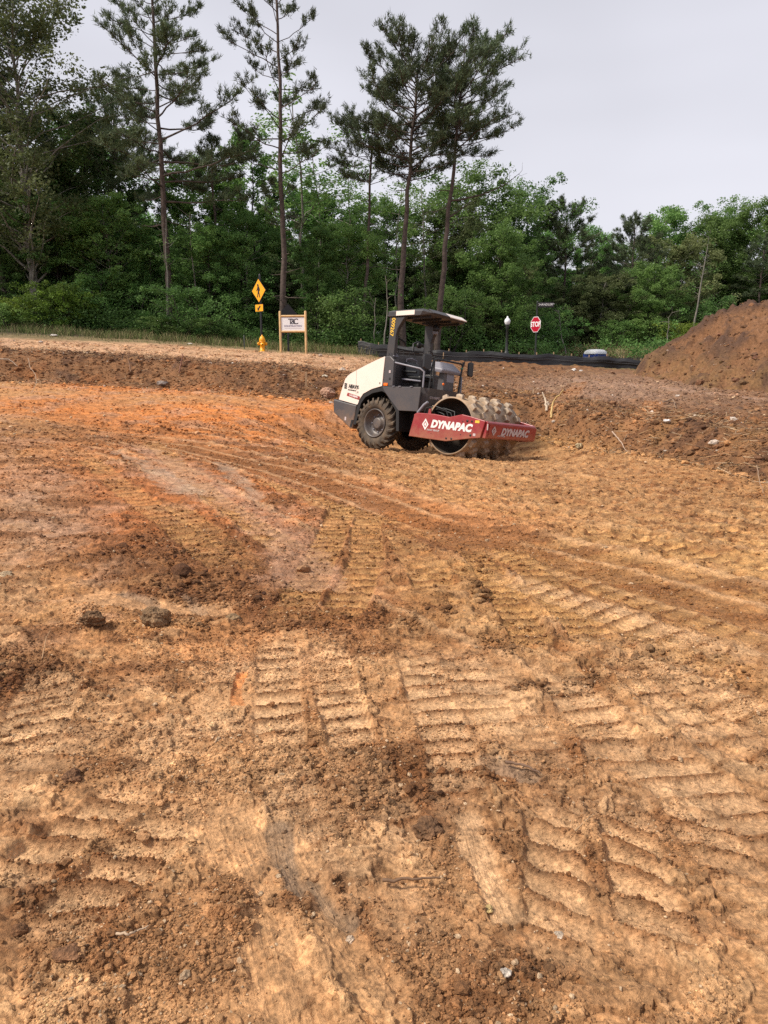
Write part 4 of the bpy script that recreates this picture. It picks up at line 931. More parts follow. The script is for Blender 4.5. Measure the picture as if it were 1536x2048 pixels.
# grass and weeds
def grass(name, n, fn, h0, h1, wd, cols_, label, seed):
    R = np.random.default_rng(seed); x, y = fn(R, n); n = len(x); z = Zbase(x, y); hh = R.uniform(h0, h1, n) * (.6 + .8 * np.clip(fbm(x, y, 1.5, 3, seed) + .5, 0, 1))
    a = R.uniform(0, 6.28, n); bx, by = np.cos(a) * wd * R.uniform(.6, 1.4, n), np.sin(a) * wd; lx, ly = R.normal(0, .35, n) * hh, R.normal(0, .35, n) * hh
    P = lambda f, s: np.stack([x + lx * f * f + bx * s * (1 - f), y + ly * f * f + by * s * (1 - f), z - .02 + hh * f * (1 - .15 * f)], 1)
    V = np.stack([P(0, -1), P(0, 1), P(.55, 1), P(.55, -1), P(1, 0)], 1).reshape(-1, 3); k = (np.arange(n) * 5)[:, None]
    cc = cols_[R.integers(0, len(cols_), n)] * R.uniform(.7, 1.3, (n, 1)); cc = np.repeat(cc, 5, 0)
    me = np_mesh(name, V, [k + np.array([[0, 1, 2, 3]]), k + np.array([[3, 2, 4]])], SOIL_G, False, np.concatenate([cc, np.zeros((len(cc), 1))], 1))
    tag(link(name, me), label, 'grass', None, 'stuff')
SOIL_G = soil_mat('grass_blades', 1, 0)
def strip(u0, u1, y0, y1):
    def f(R, n):
        u = R.uniform(u0, u1, n); y = R.uniform(y0, y1, n) + .8 * perlin(u * .02, u * 0, 9); x = (u - CX) / FPX / 1.01 * y; k = fbm(x, y, 1.8, 3, 88) > -.22; return x[k], y[k]
    return f
GC = np.array([[.10, .14, .035], [.20, .19, .08], [.30, .24, .13], [.08, .12, .03]]); SC = np.array([[.42, .33, .18], [.30, .25, .12], [.20, .20, .08], [.46, .38, .24]])
grass('edge_grass', 22000, strip(-150, 760, 36.2, 41.5), .15, .55, .012, GC, 'thin green and dry grass along the edge of the wood', 71)
grass('straw_grass', 20000, strip(880, 1420, 50, 60), .35, 1.0, .014, SC, 'tall straw coloured grass behind the silt fence', 72)
grass('low_straw_grass', 7000, strip(880, 1420, 37, 48), .05, .22, .014, SC, 'short dry grass just behind the silt fence', 74)
grass('terrace_weeds', 1500, strip(-100, 760, 33.5, 36.5), .08, .25, .012, GC, 'scattered weeds coming up through the bare terrace', 73)
print('trees', time.time() - T0)

# ================================================================== OBJECTS AROUND THE SITE
M_WOOD = mat('sign_wood', (.56, .36, .17), .6, var=.18, scale=9)
M_STAKE = mat('weathered_wood', (.42, .29, .17), .85, var=.25, scale=9)
M_BLACK = mat('black_paint', (.012, .012, .014), .45)
M_YEL = mat('sign_yellow', (.86, .38, .012), .45, var=.04)
M_HYD = mat('hydrant_yellow', (.80, .36, .01), .4, var=.08, scale=6)
M_WHITE = mat('sign_white', (.78, .77, .80), .4)
M_INK = mat('ink', (.03, .03, .05), .5); M_INK2 = mat('grey_ink', (.30, .29, .38), .5)
M_STOP = mat('stop_red', (.42, .008, .03), .4)
M_GLOBE = mat('lamp_globe', (.80, .82, .86), .25)
M_POLE = mat('dark_pole', (.03, .035, .035), .5)
def facing(u, extra=0.):
    """rotation that turns a thing's -Y side to the camera, plus a turn"""
    return -math.atan((u - CX) / FPX / 1.01) + extra
def spot(u, y): x = at_px(u, y, 700); return x, y, ground_at(x, y)
# pedestrian crossing sign
x, y, z = spot(524, 35.2); e = empty('pedestrian_sign', (x, y, z), 'yellow diamond pedestrian crossing sign on a black post behind the fire hydrant', 'road sign', None, facing(524, math.radians(-54)))
H = zpix(552, 35.2) - z
MB().lathe([(.075, -.2), (.075, .25), (.055, .30), (.05, .34), (.05, H), (.04, H + .05), (.012, H + .10)], (0, 0, 0), n=12).build('post', M_BLACK, e)
zc = zpix(581.5, 35.2) - z; hd = .54
rt = empty('x', (0, 0, 0), None, None); bpy.data.objects.remove(rt)
MB().prism([(-hd, zc), (0, zc - hd), (hd, zc), (0, zc + hd)], -.075, -.068).build('sign_edge', M_BLACK, e)
pn = MB().prism([(-hd * .94, zc), (0, zc - hd * .94), (hd * .94, zc), (0, zc + hd * .94)], -.084, -.076).build('diamond_panel', M_YEL, e)
sy = MB(); sk = .78; P2 = lambda pts: [(a * sk, zc + b * sk) for a, b in pts]
sy.lathe([(.0, -.0925), (.058, -.0925), (.058, -.0855), (.0, -.0855)], (-.035, 0, zc + .245), axis='y', n=14)
sy.prism(P2([(-.075, .235), (.045, .24), (.115, .13), (.13, -.03), (.085, -.03), (.06, .10), (.055, -.06), (.10, -.22), (.135, -.39), (.07, -.39), (.03, -.24), (-.02, -.13), (-.05, -.25), (-.10, -.39), (-.155, -.36), (-.105, -.2), (-.075, -.05), (-.07, .09), (-.13, .02), (-.19, -.03), (-.215, .0), (-.155, .08)]), -.0925, -.0855)
sy.build('walking_figure', M_BLACK, pn)
zc = zpix(616, 35.2) - z
MB().box(-.31, .31, -.075, -.068, zc - .165, zc + .165).build('sign_edge', M_BLACK, e)
ap = MB().box(-.29, .29, -.084, -.076, zc - .15, zc + .15).build('arrow_panel', M_YEL, e)
MB().prism([(a, zc + b) for a, b in [(-.13, -.11), (.03, -.11), (-.015, -.06), (.12, .06), (.07, .115), (-.065, -.01), (-.11, .04)]], -.0925, -.0855).build('arrow', M_BLACK, ap)
# fire hydrant
x, y, z = spot(525, 34.2); e = empty('fire_hydrant', (x, y, z - .02), 'bright yellow fire hydrant in the grass below the pedestrian crossing sign', 'fire hydrant', None, facing(525))
hb = .74
MB().lathe([(.16, 0), (.16, .04), (.11, .045), (.105, .42), (.135, .43), (.135, .47), (.10, .475)], (0, 0, 0), n=24).build('barrel', M_HYD, e)
MB().lathe([(.13, .475), (.14, .50), (.125, .58), (.085, .66), (.04, .70), (.03, .71), (.03, .75), (.0, .75)], (0, 0, 0), n=24).build('bonnet', M_HYD, e)
for s in (-1, 1):
    MB().lathe([(.06, s * .09), (.06, s * .15), (.075, s * .155), (.075, s * .20), (.03, s * .205), (.03, s * .23)], (0, 0, .36), axis='x', n=16).build('nozzle_cap', M_HYD, e)
MB().lathe([(.075, -.09), (.075, -.15), (.095, -.155), (.095, -.205), (.03, -.21), (.03, -.235)], (0, 0, .32), axis='y', n=18).build('pumper_cap', M_HYD, e)
# wooden construction sign
x, y, z = spot(587, 34.4); e = empty('construction_sign', (x, y, z), 'white company board in a frame of light round wooden posts', 'sign', None, facing(587, math.radians(-14)))
px = 34.4 / FPX; hw = 24.5 * px / math.cos(math.radians(14)); zt = zpix(622, 34.4) - z
for s in (-1, 1):
    MB().lathe([(.055, -.3), (.055, zt - .03), (.04, zt), (.0, zt + .01)], (s * hw, 0, 0), n=12).build('post', M_WOOD, e)
zr = zpix(632, 34.4) - z; zb = zpix(663, 34.4) - z
MB().tube([(-hw, 0, zr), (hw, 0, zr)], .045, 10).build('top_rail', M_WOOD, e); MB().tube([(-hw, 0, zb), (hw, 0, zb)], .045, 10).build('bottom_rail', M_WOOD, e)
pn = MB().box(-hw + .05, hw - .05, -.012, .012, zb + .04, zr - .06).build('board', M_WHITE, e)
zm = (zb + zr) / 2
for tx_, sx_, sz_, dx_, dz_, mm in (('T', 1., .34, -.11, .09, M_INK), ('&', .95, .34, .01, .09, M_INK), ('C', 1., .34, .14, .09, M_INK), ('CONSTRUCTION', 1.0, .105, 0, -.10, M_INK2), ('SITE OFFICE', 1.0, .05, 0, -.20, M_INK2)):
    if tx_ == 'SITE OFFICE': continue
    lettering('lettering', tx_, sz_, (dx_, -.0155, zm + dz_), (1, 0, 0), (0, 0, 1), mm, pn, sx=sx_, extrude=.001, bold=.004)
MB().box(-.38, .38, -.0155, -.0135, zm - .20, zm - .192).build('lettering', M_INK2, pn)
# dark sign seen from its back behind the board
x, y, z = spot(577, 35.6); e = empty('warning_sign', (x, y, z), 'black backed diamond warning sign peeking above the white company board', 'road sign', None, facing(577, math.radians(24)))
zt = zpix(607.5, 35.6) - z
MB().lathe([(.05, -.2), (.05, zt - .1), (.0, zt - .08)], (0, 0, 0), n=10).build('post', M_BLACK, e)
MB().prism([(-.54, zt - .54), (0, zt - 1.08), (.54, zt - .54), (0, zt)], -.07, -.062).build('diamond_panel', M_BLACK, e)
MB().box(-.53, .53, -.075, -.071, zt - .56, zt - .53).build('brace', M_POLE, e)
# thin marker post in the grass
x, y, z = spot(489, 35.0); tag(MB().lathe([(.02, -.2), (.02, .62), (.0, .63)], (0, 0, 0), n=8).build('marker_post', M_POLE), 'thin dark marker post left of the fire hydrant', 'marker post').location = (x, y, z)
# street lamp
x, y, z = spot(1013, 38.5); e = empty('street_lamp', (x, y, z), 'dark post lamp with a white acorn globe behind the silt fence', 'street lamp')
zt = zpix(632, 38.5) - z; zg = zpix(649, 38.5) - z
MB().lathe([(.16, -.3), (.16, .35), (.09, .5), (.075, .55), (.06, zg - .22), (.08, zg - .2), (.08, zg - .12), (.12, zg - .02), (.12, zg)], (0, 0, 0), n=16).build('post', M_POLE, e)
hgl = zt - zg
MB().lathe([(.10, zg), (.145, zg + hgl * .22), (.155, zg + hgl * .42), (.12, zg + hgl * .62), (.065, zg + hgl * .74), (.05, zg + hgl * .8), (.035, zg + hgl * .93), (.0, zg + hgl)], (0, 0, 0), n=24).build('globe', M_GLOBE, e)
# stop sign with a street name blade
x, y, z = spot(1071, 38.0); e = empty('stop_sign', (x, y, z), 'red octagonal stop sign with a black street name blade above it', 'road sign', None, facing(1071, math.radians(-50)))
zs = zpix(649, 38.0) - z; zt = zpix(604, 38.0) - z; r8 = .375 / math.cos(math.pi / 8)
MB().lathe([(.045, -.3), (.045, zt - .02), (.05, zt), (.02, zt + .04), (.0, zt + .05)], (0, .0, 0), n=10).build('post', M_POLE, e)
oct_ = lambda r_: [(r_ * math.cos(math.pi / 8 + k * math.pi / 4), zs + r_ * math.sin(math.pi / 8 + k * math.pi / 4)) for k in range(8)]
pn = MB().prism(oct_(r8 * 1.0), -.058, -.052).build('octagon_panel', M_WHITE, e)
MB().prism(oct_(r8 * .93), -.0625, -.0585).build('red_face', M_STOP, pn)
lettering('lettering', 'STOP', .33, (0, -.066, zs), (1, 0, 0), (0, 0, 1), M_WHITE, pn, extrude=.001, bold=.012, sx=.95)
a2 = math.radians(50); bx = Vector((math.cos(a2), math.sin(a2), 0)); bn = Vector((math.sin(a2), -math.cos(a2), 0))
zn = zpix(609.5, 38.0) - z; bl = MB(); c0 = bx * .42
for q0, q1, th, mm in ((-.36, .38, .012, 0),):
    vs = []
    for a in (q0, q1):
        for t_ in (-th, th):
            for zz in (zn - .13, zn + .12): p = bx * a + bn * t_ + c0; vs.append((p.x, p.y, zz))
    bl.add(vs, [(0, 1, 3, 2), (4, 6, 7, 5), (0, 4, 5, 1), (2, 3, 7, 6), (0, 2, 6, 4), (1, 5, 7, 3)])
bo = bl.build('name_blade', M_BLACK, e); o_ = c0 + bn * .0145
lettering('lettering', 'CHANDLER', .145, (o_.x - bx.x * .05, o_.y - bx.y * .05, zn), tuple(bx), (0, 0, 1), M_WHITE, bo, extrude=.001)
lettering('lettering', 'AVE', .07, (o_.x + bx.x * .34, o_.y + bx.y * .34, zn + .03), tuple(bx), (0, 0, 1), M_WHITE, bo, extrude=.001)
# portable toilet
M_BLUE = mat('toilet_blue', (.03, .06, .26), .45, var=.08); M_PWH = mat('toilet_roof', (.80, .82, .84), .4)
tz = zpix(698.5, TOILET[1]) - 2.30
e = empty('portable_toilet', (TOILET[0], TOILET[1], tz), 'blue portable toilet with a white rounded roof, only its top showing over the silt fence', 'portable toilet', None, math.radians(38))
MB().box(-.55, .55, -.55, .55, .08, 2.02).build('cabin', M_BLUE, e, bevel=.03)
MB().box(-.6, .6, -.6, .6, 0, .08).build('skid', M_POLE, e)
rings = []
for zz, q in ((2.0, .60), (2.08, .60), (2.18, .56), (2.27, .42), (2.30, .22)):
    rings.append([(q * math.copysign(abs(math.cos(t)) ** .5, math.cos(t)), q * math.copysign(abs(math.sin(t)) ** .5, math.sin(t)), zz) for t in [2 * math.pi * k / 24 for k in range(24)]])
MB().loft(rings).build('roof', M_PWH, e)
MB().box(-.42, .42, -.562, -.552, .2, 1.86).build('door', M_BLUE, e, bevel=.02); MB().box(-.565, -.553, -.35, .35, 1.66, 1.80).build('vent', M_PWH, e); MB().box(-.35, .35, -.572, -.563, 1.66, 1.78).build('vent', M_PWH, e)
# pale shed far behind between the trunks
x, y, z = at_px(1240, 92, 690), 92, ground_at(at_px(1240, 92, 690), 92); e = empty('shed', (x, y, z), 'small pale shed glimpsed far between the trunks right of the portable toilet', 'shed', None, .4)
zt = zpix(688, 92) - z; zt = max(zt, 1.8)
MB().box(-1.3, 1.3, -1.6, 1.6, -.3, zt).build('wall', M_PWH, e)
MB().prism([(-1.5, zt - .05), (1.5, zt - .05), (0, zt + .8)], -1.7, 1.7).build('roof', mat('shed_roof', (.5, .42, .38), .8), e)
# silt fence
def fence_fabric():
    m = bpy.data.materials.new('silt_fabric'); t, b = nodes(m); b.inputs['Base Color'].default_value = (.012, .012, .015, 1); b.inputs['Roughness'].default_value = .55
    co = t.nodes.new('ShaderNodeTexCoord'); wv = t.nodes.new('ShaderNodeTexNoise'); mp_ = t.nodes.new('ShaderNodeMapping'); mp_.inputs['Scale'].default_value = (1.2, 1.2, 9); wv.inputs['Scale'].default_value = 3
    t.links.new(co.outputs['Object'], mp_.inputs[0]); t.links.new(mp_.outputs[0], wv.inputs[0]); bp = t.nodes.new('ShaderNodeBump'); bp.inputs['Strength'].default_value = .5; bp.inputs['Distance'].default_value = .05
    t.links.new(wv.outputs[0], bp.inputs['Height']); t.links.new(bp.outputs[0], b.inputs['Normal']); return m
FP = [(716, 36.8, 683), (740, 36.6, 686), (782, 36.4, 690), (830, 36.2, 694), (872, 36, 700), (905, 36, 703), (925, 36, 706), (947, 36, 702), (1000, 36, 705), (1060, 36, 709), (1120, 36, 710.5), (1180, 36, 713), (1232, 36, 715.5), (1290, 35.8, 721), (1330, 35.6, 724)]
us = np.linspace(716, 1330, 420); fy = np.interp(us, [q[0] for q in FP], [q[1] for q in FP]); ft = np.interp(us, [q[0] for q in FP], [q[2] for q in FP])
fx = np.array([at_px(a, b, 710) for a, b in zip(us, fy)]); fy = fy + .05 * np.sin(fx * 1.7) + .03 * np.sin(fx * 4.1)
zg_ = Zbase(fx, fy); zt_ = np.array([zpix(a, b) for a, b in zip(ft, fy)]) + .02 * np.sin(fx * 5) + .07 * perlin(fx * .7, fx * 0, 55) + .03 * perlin(fx * 2.3, fx * 0, 56); zt_ = np.maximum(zt_, zg_ + .42)
rows = 14; V = []
for i in range(rows):
    f = i / (rows - 1); bulge = .05 * math.sin(f * 6.3 * 1.0) + .02 * math.sin(f * 15)
    V.append(np.stack([fx, fy - .02 + bulge * (.6 + .4 * np.sin(fx * 1.3)) - .10 * (1 - f) ** 2, zg_ - .12 + (zt_ - zg_ + .12) * f], 1))
V = np.concatenate(V); n = len(us); idx = np.arange(rows * n).reshape(rows, n); F4 = np.stack([idx[:-1, :-1], idx[:-1, 1:], idx[1:, 1:], idx[1:, :-1]], -1).reshape(-1, 4)
e = empty('silt_fence', (float(fx[0]), float(fy[0]), float(zg_[0])), 'low black fabric silt fence running behind the roller to the soil heap', 'silt fence')
off = np.array([fx[0], fy[0], zg_[0]]); fab = link('fabric', np_mesh('fabric', V - off, F4, fence_fabric(), True), e)
sm_ = fab.modifiers.new('thickness', 'SOLIDIFY'); sm_.thickness = .004
cd = MB(); k0 = [(fx[i] - off[0], fy[i] - off[1] - .075, zg_[i] + (zt_[i] - zg_[i]) * .52 - off[2]) for i in range(0, n, 12)]
cd.tube(k0, .008, 5).build('seam_cord', mat('seam_cord', (.11, .11, .12), .6), fab)
for i in range(4, n, 24):
    MB().box(fx[i] - .022 - off[0], fx[i] + .022 - off[0], fy[i] + .06 - off[1], fy[i] + .10 - off[1], zg_[i] - .2 - off[2], zt_[i] + .06 + .05 * ((i * 7) % 3) - off[2]).build('stake', M_STAKE, e)
# lone stakes
def stake(u, v, h, w_, label, tilt=0.):
    p = G(u, v); o = MB().prism([(-w_, -.15), (w_, -.15), (w_, h), (0, h + .02), (-w_, h)], -.012, .012).build('wooden_stake', M_STAKE, bevel=.003)
    tag(o, label, 'stake'); o.location = (p[0], p[1], ground_at(*p)); o.rotation_euler = (0, tilt, facing(u)); return o
stake(612, 773, .42, .028, 'short wooden survey stake in the bank left of the roller', .03)
stake(886, 722, .38, .02, 'short wooden stake in front of the silt fence behind the roller seat', .05)
# ---- rocks and clods that stand out one by one
def rock(name, u, v, size, colr, label, cat, seed, sub=4, flat=.7, rough_=.35, m=None, dz=.25, asp=(1, 1)):
    R = np.random.default_rng(seed); V, F = ico(sub); p = G(u, v); o3 = R.uniform(0, 50, 3)
    d = .5 * perlin(V[:, 0] * 1.3 + o3[0], V[:, 1] * 1.3 + V[:, 2] + o3[1], seed) + .3 * perlin(V[:, 2] * 2.9 + o3[2], V[:, 0] * 2.7 - V[:, 1], seed + 1) + .2 * perlin(V[:, 1] * 6 + V[:, 2] * 3, V[:, 0] * 6, seed + 2) + .12 * perlin(V[:, 1] * 13 + V[:, 2] * 7, V[:, 0] * 13 + V[:, 2] * 5, seed + 3)
    P = V * (1 + rough_ * d * 1.6)[:, None] * size * np.array([asp[0], asp[1], flat]); z = ground_at(*p)
    h, c, w_ = ground_detail(np.array([p[0]]), np.array([p[1]]), np.array([z]), np.array([.02]))
    cc = np.clip(np.array(colr) * (1 + .5 * d)[:, None], .02, .9)
    me = np_mesh(name, P, F, m or SOIL2, False, np.concatenate([cc, np.zeros((len(cc), 1))], 1)); o = link(name, me); tag(o, label, cat); o.location = (p[0], p[1], z + h[0] + size * flat * dz); return o
rock('boulder', 656, 795, .22, (.42, .25, .17), 'pinkish boulder on the bank just behind the roller', 'boulder', 1, 4, .8, .3, dz=.5)
rock('soil_clod', 313, 1256, .075, (.26, .16, .085), 'large crumbly brown clod on the smooth tan patch', 'clod', 2, 5, .85, .30, dz=.6, asp=(1.1, .9))
rock('soil_clod', 186, 1262, .06, (.18, .10, .05), 'dark broken clod left of the large crumbly clod', 'clod', 3, 5, .8, .35, dz=.6, asp=(1.1, .9))
rock('soil_clod', 465, 1237, .05, (.30, .19, .10), 'pale rounded clod right of the large crumbly clod', 'clod', 4, 4, .6, .3)
rock('soil_clod', 140, 1925, .032, (.24, .12, .06), 'brown lump in the lower left wet soil', 'clod', 5, 4, .5, .3, asp=(1.4, .8))
rock('soil_clod', 40, 1865, .022, (.19, .09, .04), 'small round lump in the lower left wet soil', 'clod', 15, 4, .8, .25)
rock('soil_clod', 145, 1562, .035, (.20, .10, .05), 'single brown lump lying on the pale crust at left', 'clod', 16, 4, .8, .3)
rock('soil_clod', 855, 1662, .045, (.19, .10, .05), 'brown lump beside the dark foreground patch', 'clod', 17, 4, .8, .4)
rock('clay_roll', 850, 720 + 595, .01, (.2, .1, .05), 'x', 'x', 18) if False else None
rock('stone', 700, 1878, .013, (.62, .47, .34), 'pale pinkish stone in the gravel near the lower edge', 'stone', 6, 3, .7)
rock('stone', 978, 1820, .013, (.62, .45, .20), 'yellow stone right beside the smeared pale streak', 'stone', 7, 3, .7)
rock('stone', 1118, 1876, .013, (.58, .46, .35), 'pale angular stone below the right tyre print', 'stone', 8, 3, .7)
rock('stone', 1010, 1962, .014, (.60, .52, .44), 'whitish stone in the rubble at the lower right', 'stone', 9, 3, .7)
rock('stone', 8, 1155, .055, (.50, .36, .22), 'pale flat stone at the far left of the gravel', 'stone', 19, 3, .5)
rock('stone', 1148, 741, .11, (.74, .70, .66), 'white stone at the foot of the silt fence', 'stone', 10, 3, .6, dz=.5)
rock('stone', 1162, 742, .09, (.74, .70, .66), 'smaller white stone right beside the white stone by the fence', 'stone', 11, 3, .6, dz=.5)
rock('stone', 1333, 846, .075, (.78, .76, .76), 'white flat stone on the bank below the soil heap', 'stone', 12, 3, .5, dz=.6)
rock('stone', 1158, 898, .08, (.42, .33, .2), 'tan stone at the foot of the right bank', 'stone', 13, 3, .8, dz=.5)
rock('stone', 650, 753, .09, (.75, .66, .52), 'cream stone on the slope right of the survey stake', 'stone', 14, 3, .4, dz=.7)
rock('stone', 108, 673, .16, (.66, .60, .54), 'white slab at the edge of the left terrace', 'stone', 20, 3, .3, dz=.6)
rock('stone', 380, 688, .12, (.66, .60, .54), 'small white slab at the grass edge left of the hydrant', 'stone', 21, 3, .3, dz=.6)
rock('stone', 325, 770, .16, (.30, .25, .22), 'grey stone bedded in the dark left bank', 'stone', 22, 3, .5, dz=.5)
rock('stone', 1095, 812, .10, (.62, .5, .38), 'cream stone by the snapped branch', 'stone', 23, 3, .8, dz=.7, asp=(.6, .6))
rock('stone', 112, 770, .07, (.7, .62, .5), 'x', 'x', 24) if False else None
# sticks and roots
def stick(name, pts, r, colr, label, cat='stick', lift=.0, twig=None):
    P = []
    for u, v, up in pts:
        p = G(u, v); P.append((p[0], p[1], ground_at(*p) + up + r * .8 + .02))
    base = np.array(P[0]); Q = np.array(P) - base
    t = np.linspace(0, len(Q) - 1, len(Q) * 4); Q = np.stack([np.interp(t, np.arange(len(Q)), Q[:, k]) for k in range(3)], 1); R = np.random.default_rng(len(label)); Q[1:-1] += R.normal(0, r * .4, Q[1:-1].shape)
    m = MB().tube(Q, list(np.linspace(r, r * .45, len(Q))), 7)
    if twig: m.tube([Q[len(Q) // 2], Q[len(Q) // 2] + np.array(twig) * .5, Q[len(Q) // 2] + np.array(twig)], [r * .6, r * .4, r * .2], 5)
    o = m.build(name, mat('stick_' + label, colr, .8, var=.2, scale=20)); o.location = base; tag(o, label, cat)
stick('branch', [(1102, 838, -.02), (1104, 822, .16), (1125, 818, .42)], .032, (.52, .36, .15), 'yellowish snapped branch sticking up on the bank right of the drum', 'branch')
stick('branch', [(1093, 826, .0), (1090, 812, .12), (1084, 808, .25)], .035, (.48, .38, .28), 'pale splintered stub left of the yellowish snapped branch', 'branch')
stick('stick', [(1224, 872, .06), (1240, 888, .03), (1253, 905, 0)], .018, (.42, .30, .22), 'grey straight stick lying on the right bank', 'stick')
stick('stick', [(1325, 811, .05), (1345, 808, .10), (1352, 820, 0)], .022, (.25, .16, .1), 'bent brown stick on the terrace below the soil heap', 'stick')
stick('root', [(58, 735, .25), (62, 752, .22), (72, 762, .18), (74, 775, .1), (62, 790, .0)], .011, (.36, .26, .18), 'pale crooked root hanging down the left bank', 'root')
stick('root', [(0, 726, .1), (20, 730, .12), (36, 737, .03)], .02, (.42, .33, .25), 'pale root lying across the top of the left bank', 'root')
stick('branch', [(262, 745, 0), (258, 738, .25), (262, 733, .55)], .022, (.26, .15, .09), 'thin upright branch on the left bank', 'branch', twig=(.02, 0, .2))
stick('branch', [(358, 748, 0), (364, 742, .25), (367, 738, .42)], .025, (.20, .09, .06), 'short reddish branch stuck in the bank', 'branch')
stick('root', [(235, 1888, .01), (258, 1892, .014), (272, 1886, .012), (298, 1872, .01)], .0045, (.42, .30, .2), 'thin curved root lying near the lower left tyre print', 'root')
stick('root', [(765, 1780, .01), (820, 1778, .01), (880, 1775, .01)], .006, (.16, .09, .05), 'dark thin root lying across the foreground', 'root')
stick('root', [(1010, 1540, .01), (1050, 1548, .012), (1080, 1562, .01)], .006, (.14, .08, .05), 'dark sliver of bark by the grey yellow patch', 'root')
stick('stick', [(1145, 1678, .0), (1165, 1665, .015), (1185, 1655, .03)], .003, (.38, .25, .14), 'tiny forked twig above the right tyre print', 'stick', twig=(.02, .02, .01))
stick('root', [(1510, 965, .25), (1518, 985, .12), (1530, 1000, .0)], .009, (.28, .18, .11), 'pale root hanging out of the foot of the right bank', 'root')
stick('stick', [(1377, 736, .35), (1380, 745, .15), (1381, 748, .0)], .03, (.55, .46, .4), 'pale broken stick on the foot of the soil heap', 'stick')
stick('root', [(85, 1325, .0), (95, 1300, .05), (105, 1290, .07)], .0035, (.34, .2, .1), 'upright brown rootlet above the grey mound at left', 'root')
print('objects', time.time() - T0)

# ================================================================== ROAD ROLLER
DUST = (.36, .24, .14)
R_GREY = mat('roller_grey', (.050, .051, .060), .42, var=.06, scale=2, dirt=DUST, dirt_amt=.16, dirt_scale=2.2, low=(.35, .85, .6))
R_RIM = mat('rim_grey', (.055, .056, .066), .45, var=.08, scale=4, dirt=DUST, dirt_amt=.4, dirt_scale=5)
R_DGREY = mat('roller_dark_grey', (.028, .029, .034), .45, var=.06, scale=2, dirt=DUST, dirt_amt=.08)
R_LGREY = mat('roller_light_grey', (.20, .20, .24), .4, var=.05, dirt=DUST, dirt_amt=.12)
R_WHITE = mat('roller_white', (.80, .70, .62), .3, var=.02, coat=.3, dirt=DUST, dirt_amt=.12, dirt_scale=1.6)
R_RED = mat('roller_red', (.27, .006, .018), .33, var=.06, coat=.3, dirt=(.34, .17, .10), dirt_amt=.36, dirt_scale=3.0, low=(.26, .60, .55))
R_BLK = mat('roller_black', (.012, .012, .013), .55, var=.2)
R_RUB = mat('tyre_rubber', (.030, .026, .023), .85, var=.2, scale=8, dirt=(.20, .135, .08), dirt_amt=.75, dirt_scale=5)
R_STEEL = mat('drum_steel', (.26, .21, .16), .6, metal=.15, var=.2, scale=9, dirt=(.40, .24, .12), dirt_amt=1.0, dirt_scale=4, bump=.5)
R_PAD = mat('pad_steel', (.34, .28, .22), .55, metal=.1, var=.25, scale=12, dirt=(.36, .22, .11), dirt_amt=.95, dirt_scale=9)
R_IN = mat('drum_inside', (.05, .035, .025), .8, var=.3, scale=6)
R_SEAT = mat('seat_vinyl', (.014, .014, .015), .35)
R_LET = mat('decal_white', (.80, .74, .72), .45); R_LET2 = mat('decal_dull_and_shaded_white', (.50, .42, .42), .5)  # second white: dull small decals, and front letters with their shade in the colour
R_ORG = mat('reflector_orange', (.85, .16, .01), .3); R_YD = mat('decal_yellow', (.80, .50, .05), .5)
R_GLASS = mat('mirror_back', (.02, .02, .022), .3)
e = bpy.data.objects.new('road_roller', None); col.objects.link(e)
M4 = Matrix([[*MR[0]], [*MR[1]], [*MR[2]]]).to_4x4(); M4.translation = Vector(MT); e.matrix_world = M4
tag(e, 'padfoot road roller with white hood, red drum frame and canopy parked on the clay', 'road roller')
RR = e
# ---- rear body
bum = MB().prism([(-1.41, 1.06), (-.63, .94), (-.66, .72), (-.72, .40), (-.80, .40), (-1.38, .75)], -.74, .74).build('counterweight', R_GREY, RR, bevel=.03)
MB().box(-.98, -.93, -.745, -.738, .58, .66).build('decal', R_LET2, bum)
MB().prism([(-.80, .44), (-.74, .44), (-.70, .60), (-.76, .60)], -.746, -.737).build('slot', R_BLK, bum)
hood = MB()
hp_ = [(-1.21, 1.05), (-1.12, 1.33), (-1.04, 1.53), (-.90, 1.64), (-.5, 1.80), (-.11, 1.94), (.15, 2.02), (.13, 1.69), (.12, 1.38), (-.18, 1.31), (-.44, 1.20), (-.54, 1.08), (-.59, .96), (-.62, .95)]
rings = []
for yy, ins in ((-.745, .0), (-.73, .0), (.73, .0), (.745, .0)):
    rings.append([(a, yy, b) for a, b in hp_])
hood.loft(rings[0:4:3], 0, False)
hd_ = hood.build('hood', R_WHITE, RR, bevel=.035, seg=3)
MB().prism([(-.705, 1.72), (-.695, 1.725), (-.655, 1.18), (-.665, 1.18)], -.748, -.738).build('seam', mat('seam_grey', (.45, .38, .32), .6), hd_)
MB().prism([(a, b + .004) for a, b in [(-1.0, 1.61), (-.5, 1.815), (.10, 2.025), (.10, 2.045), (-.5, 1.835), (-1.0, 1.63)]], -.60, .60).build('hood_grille', R_GREY, hd_)
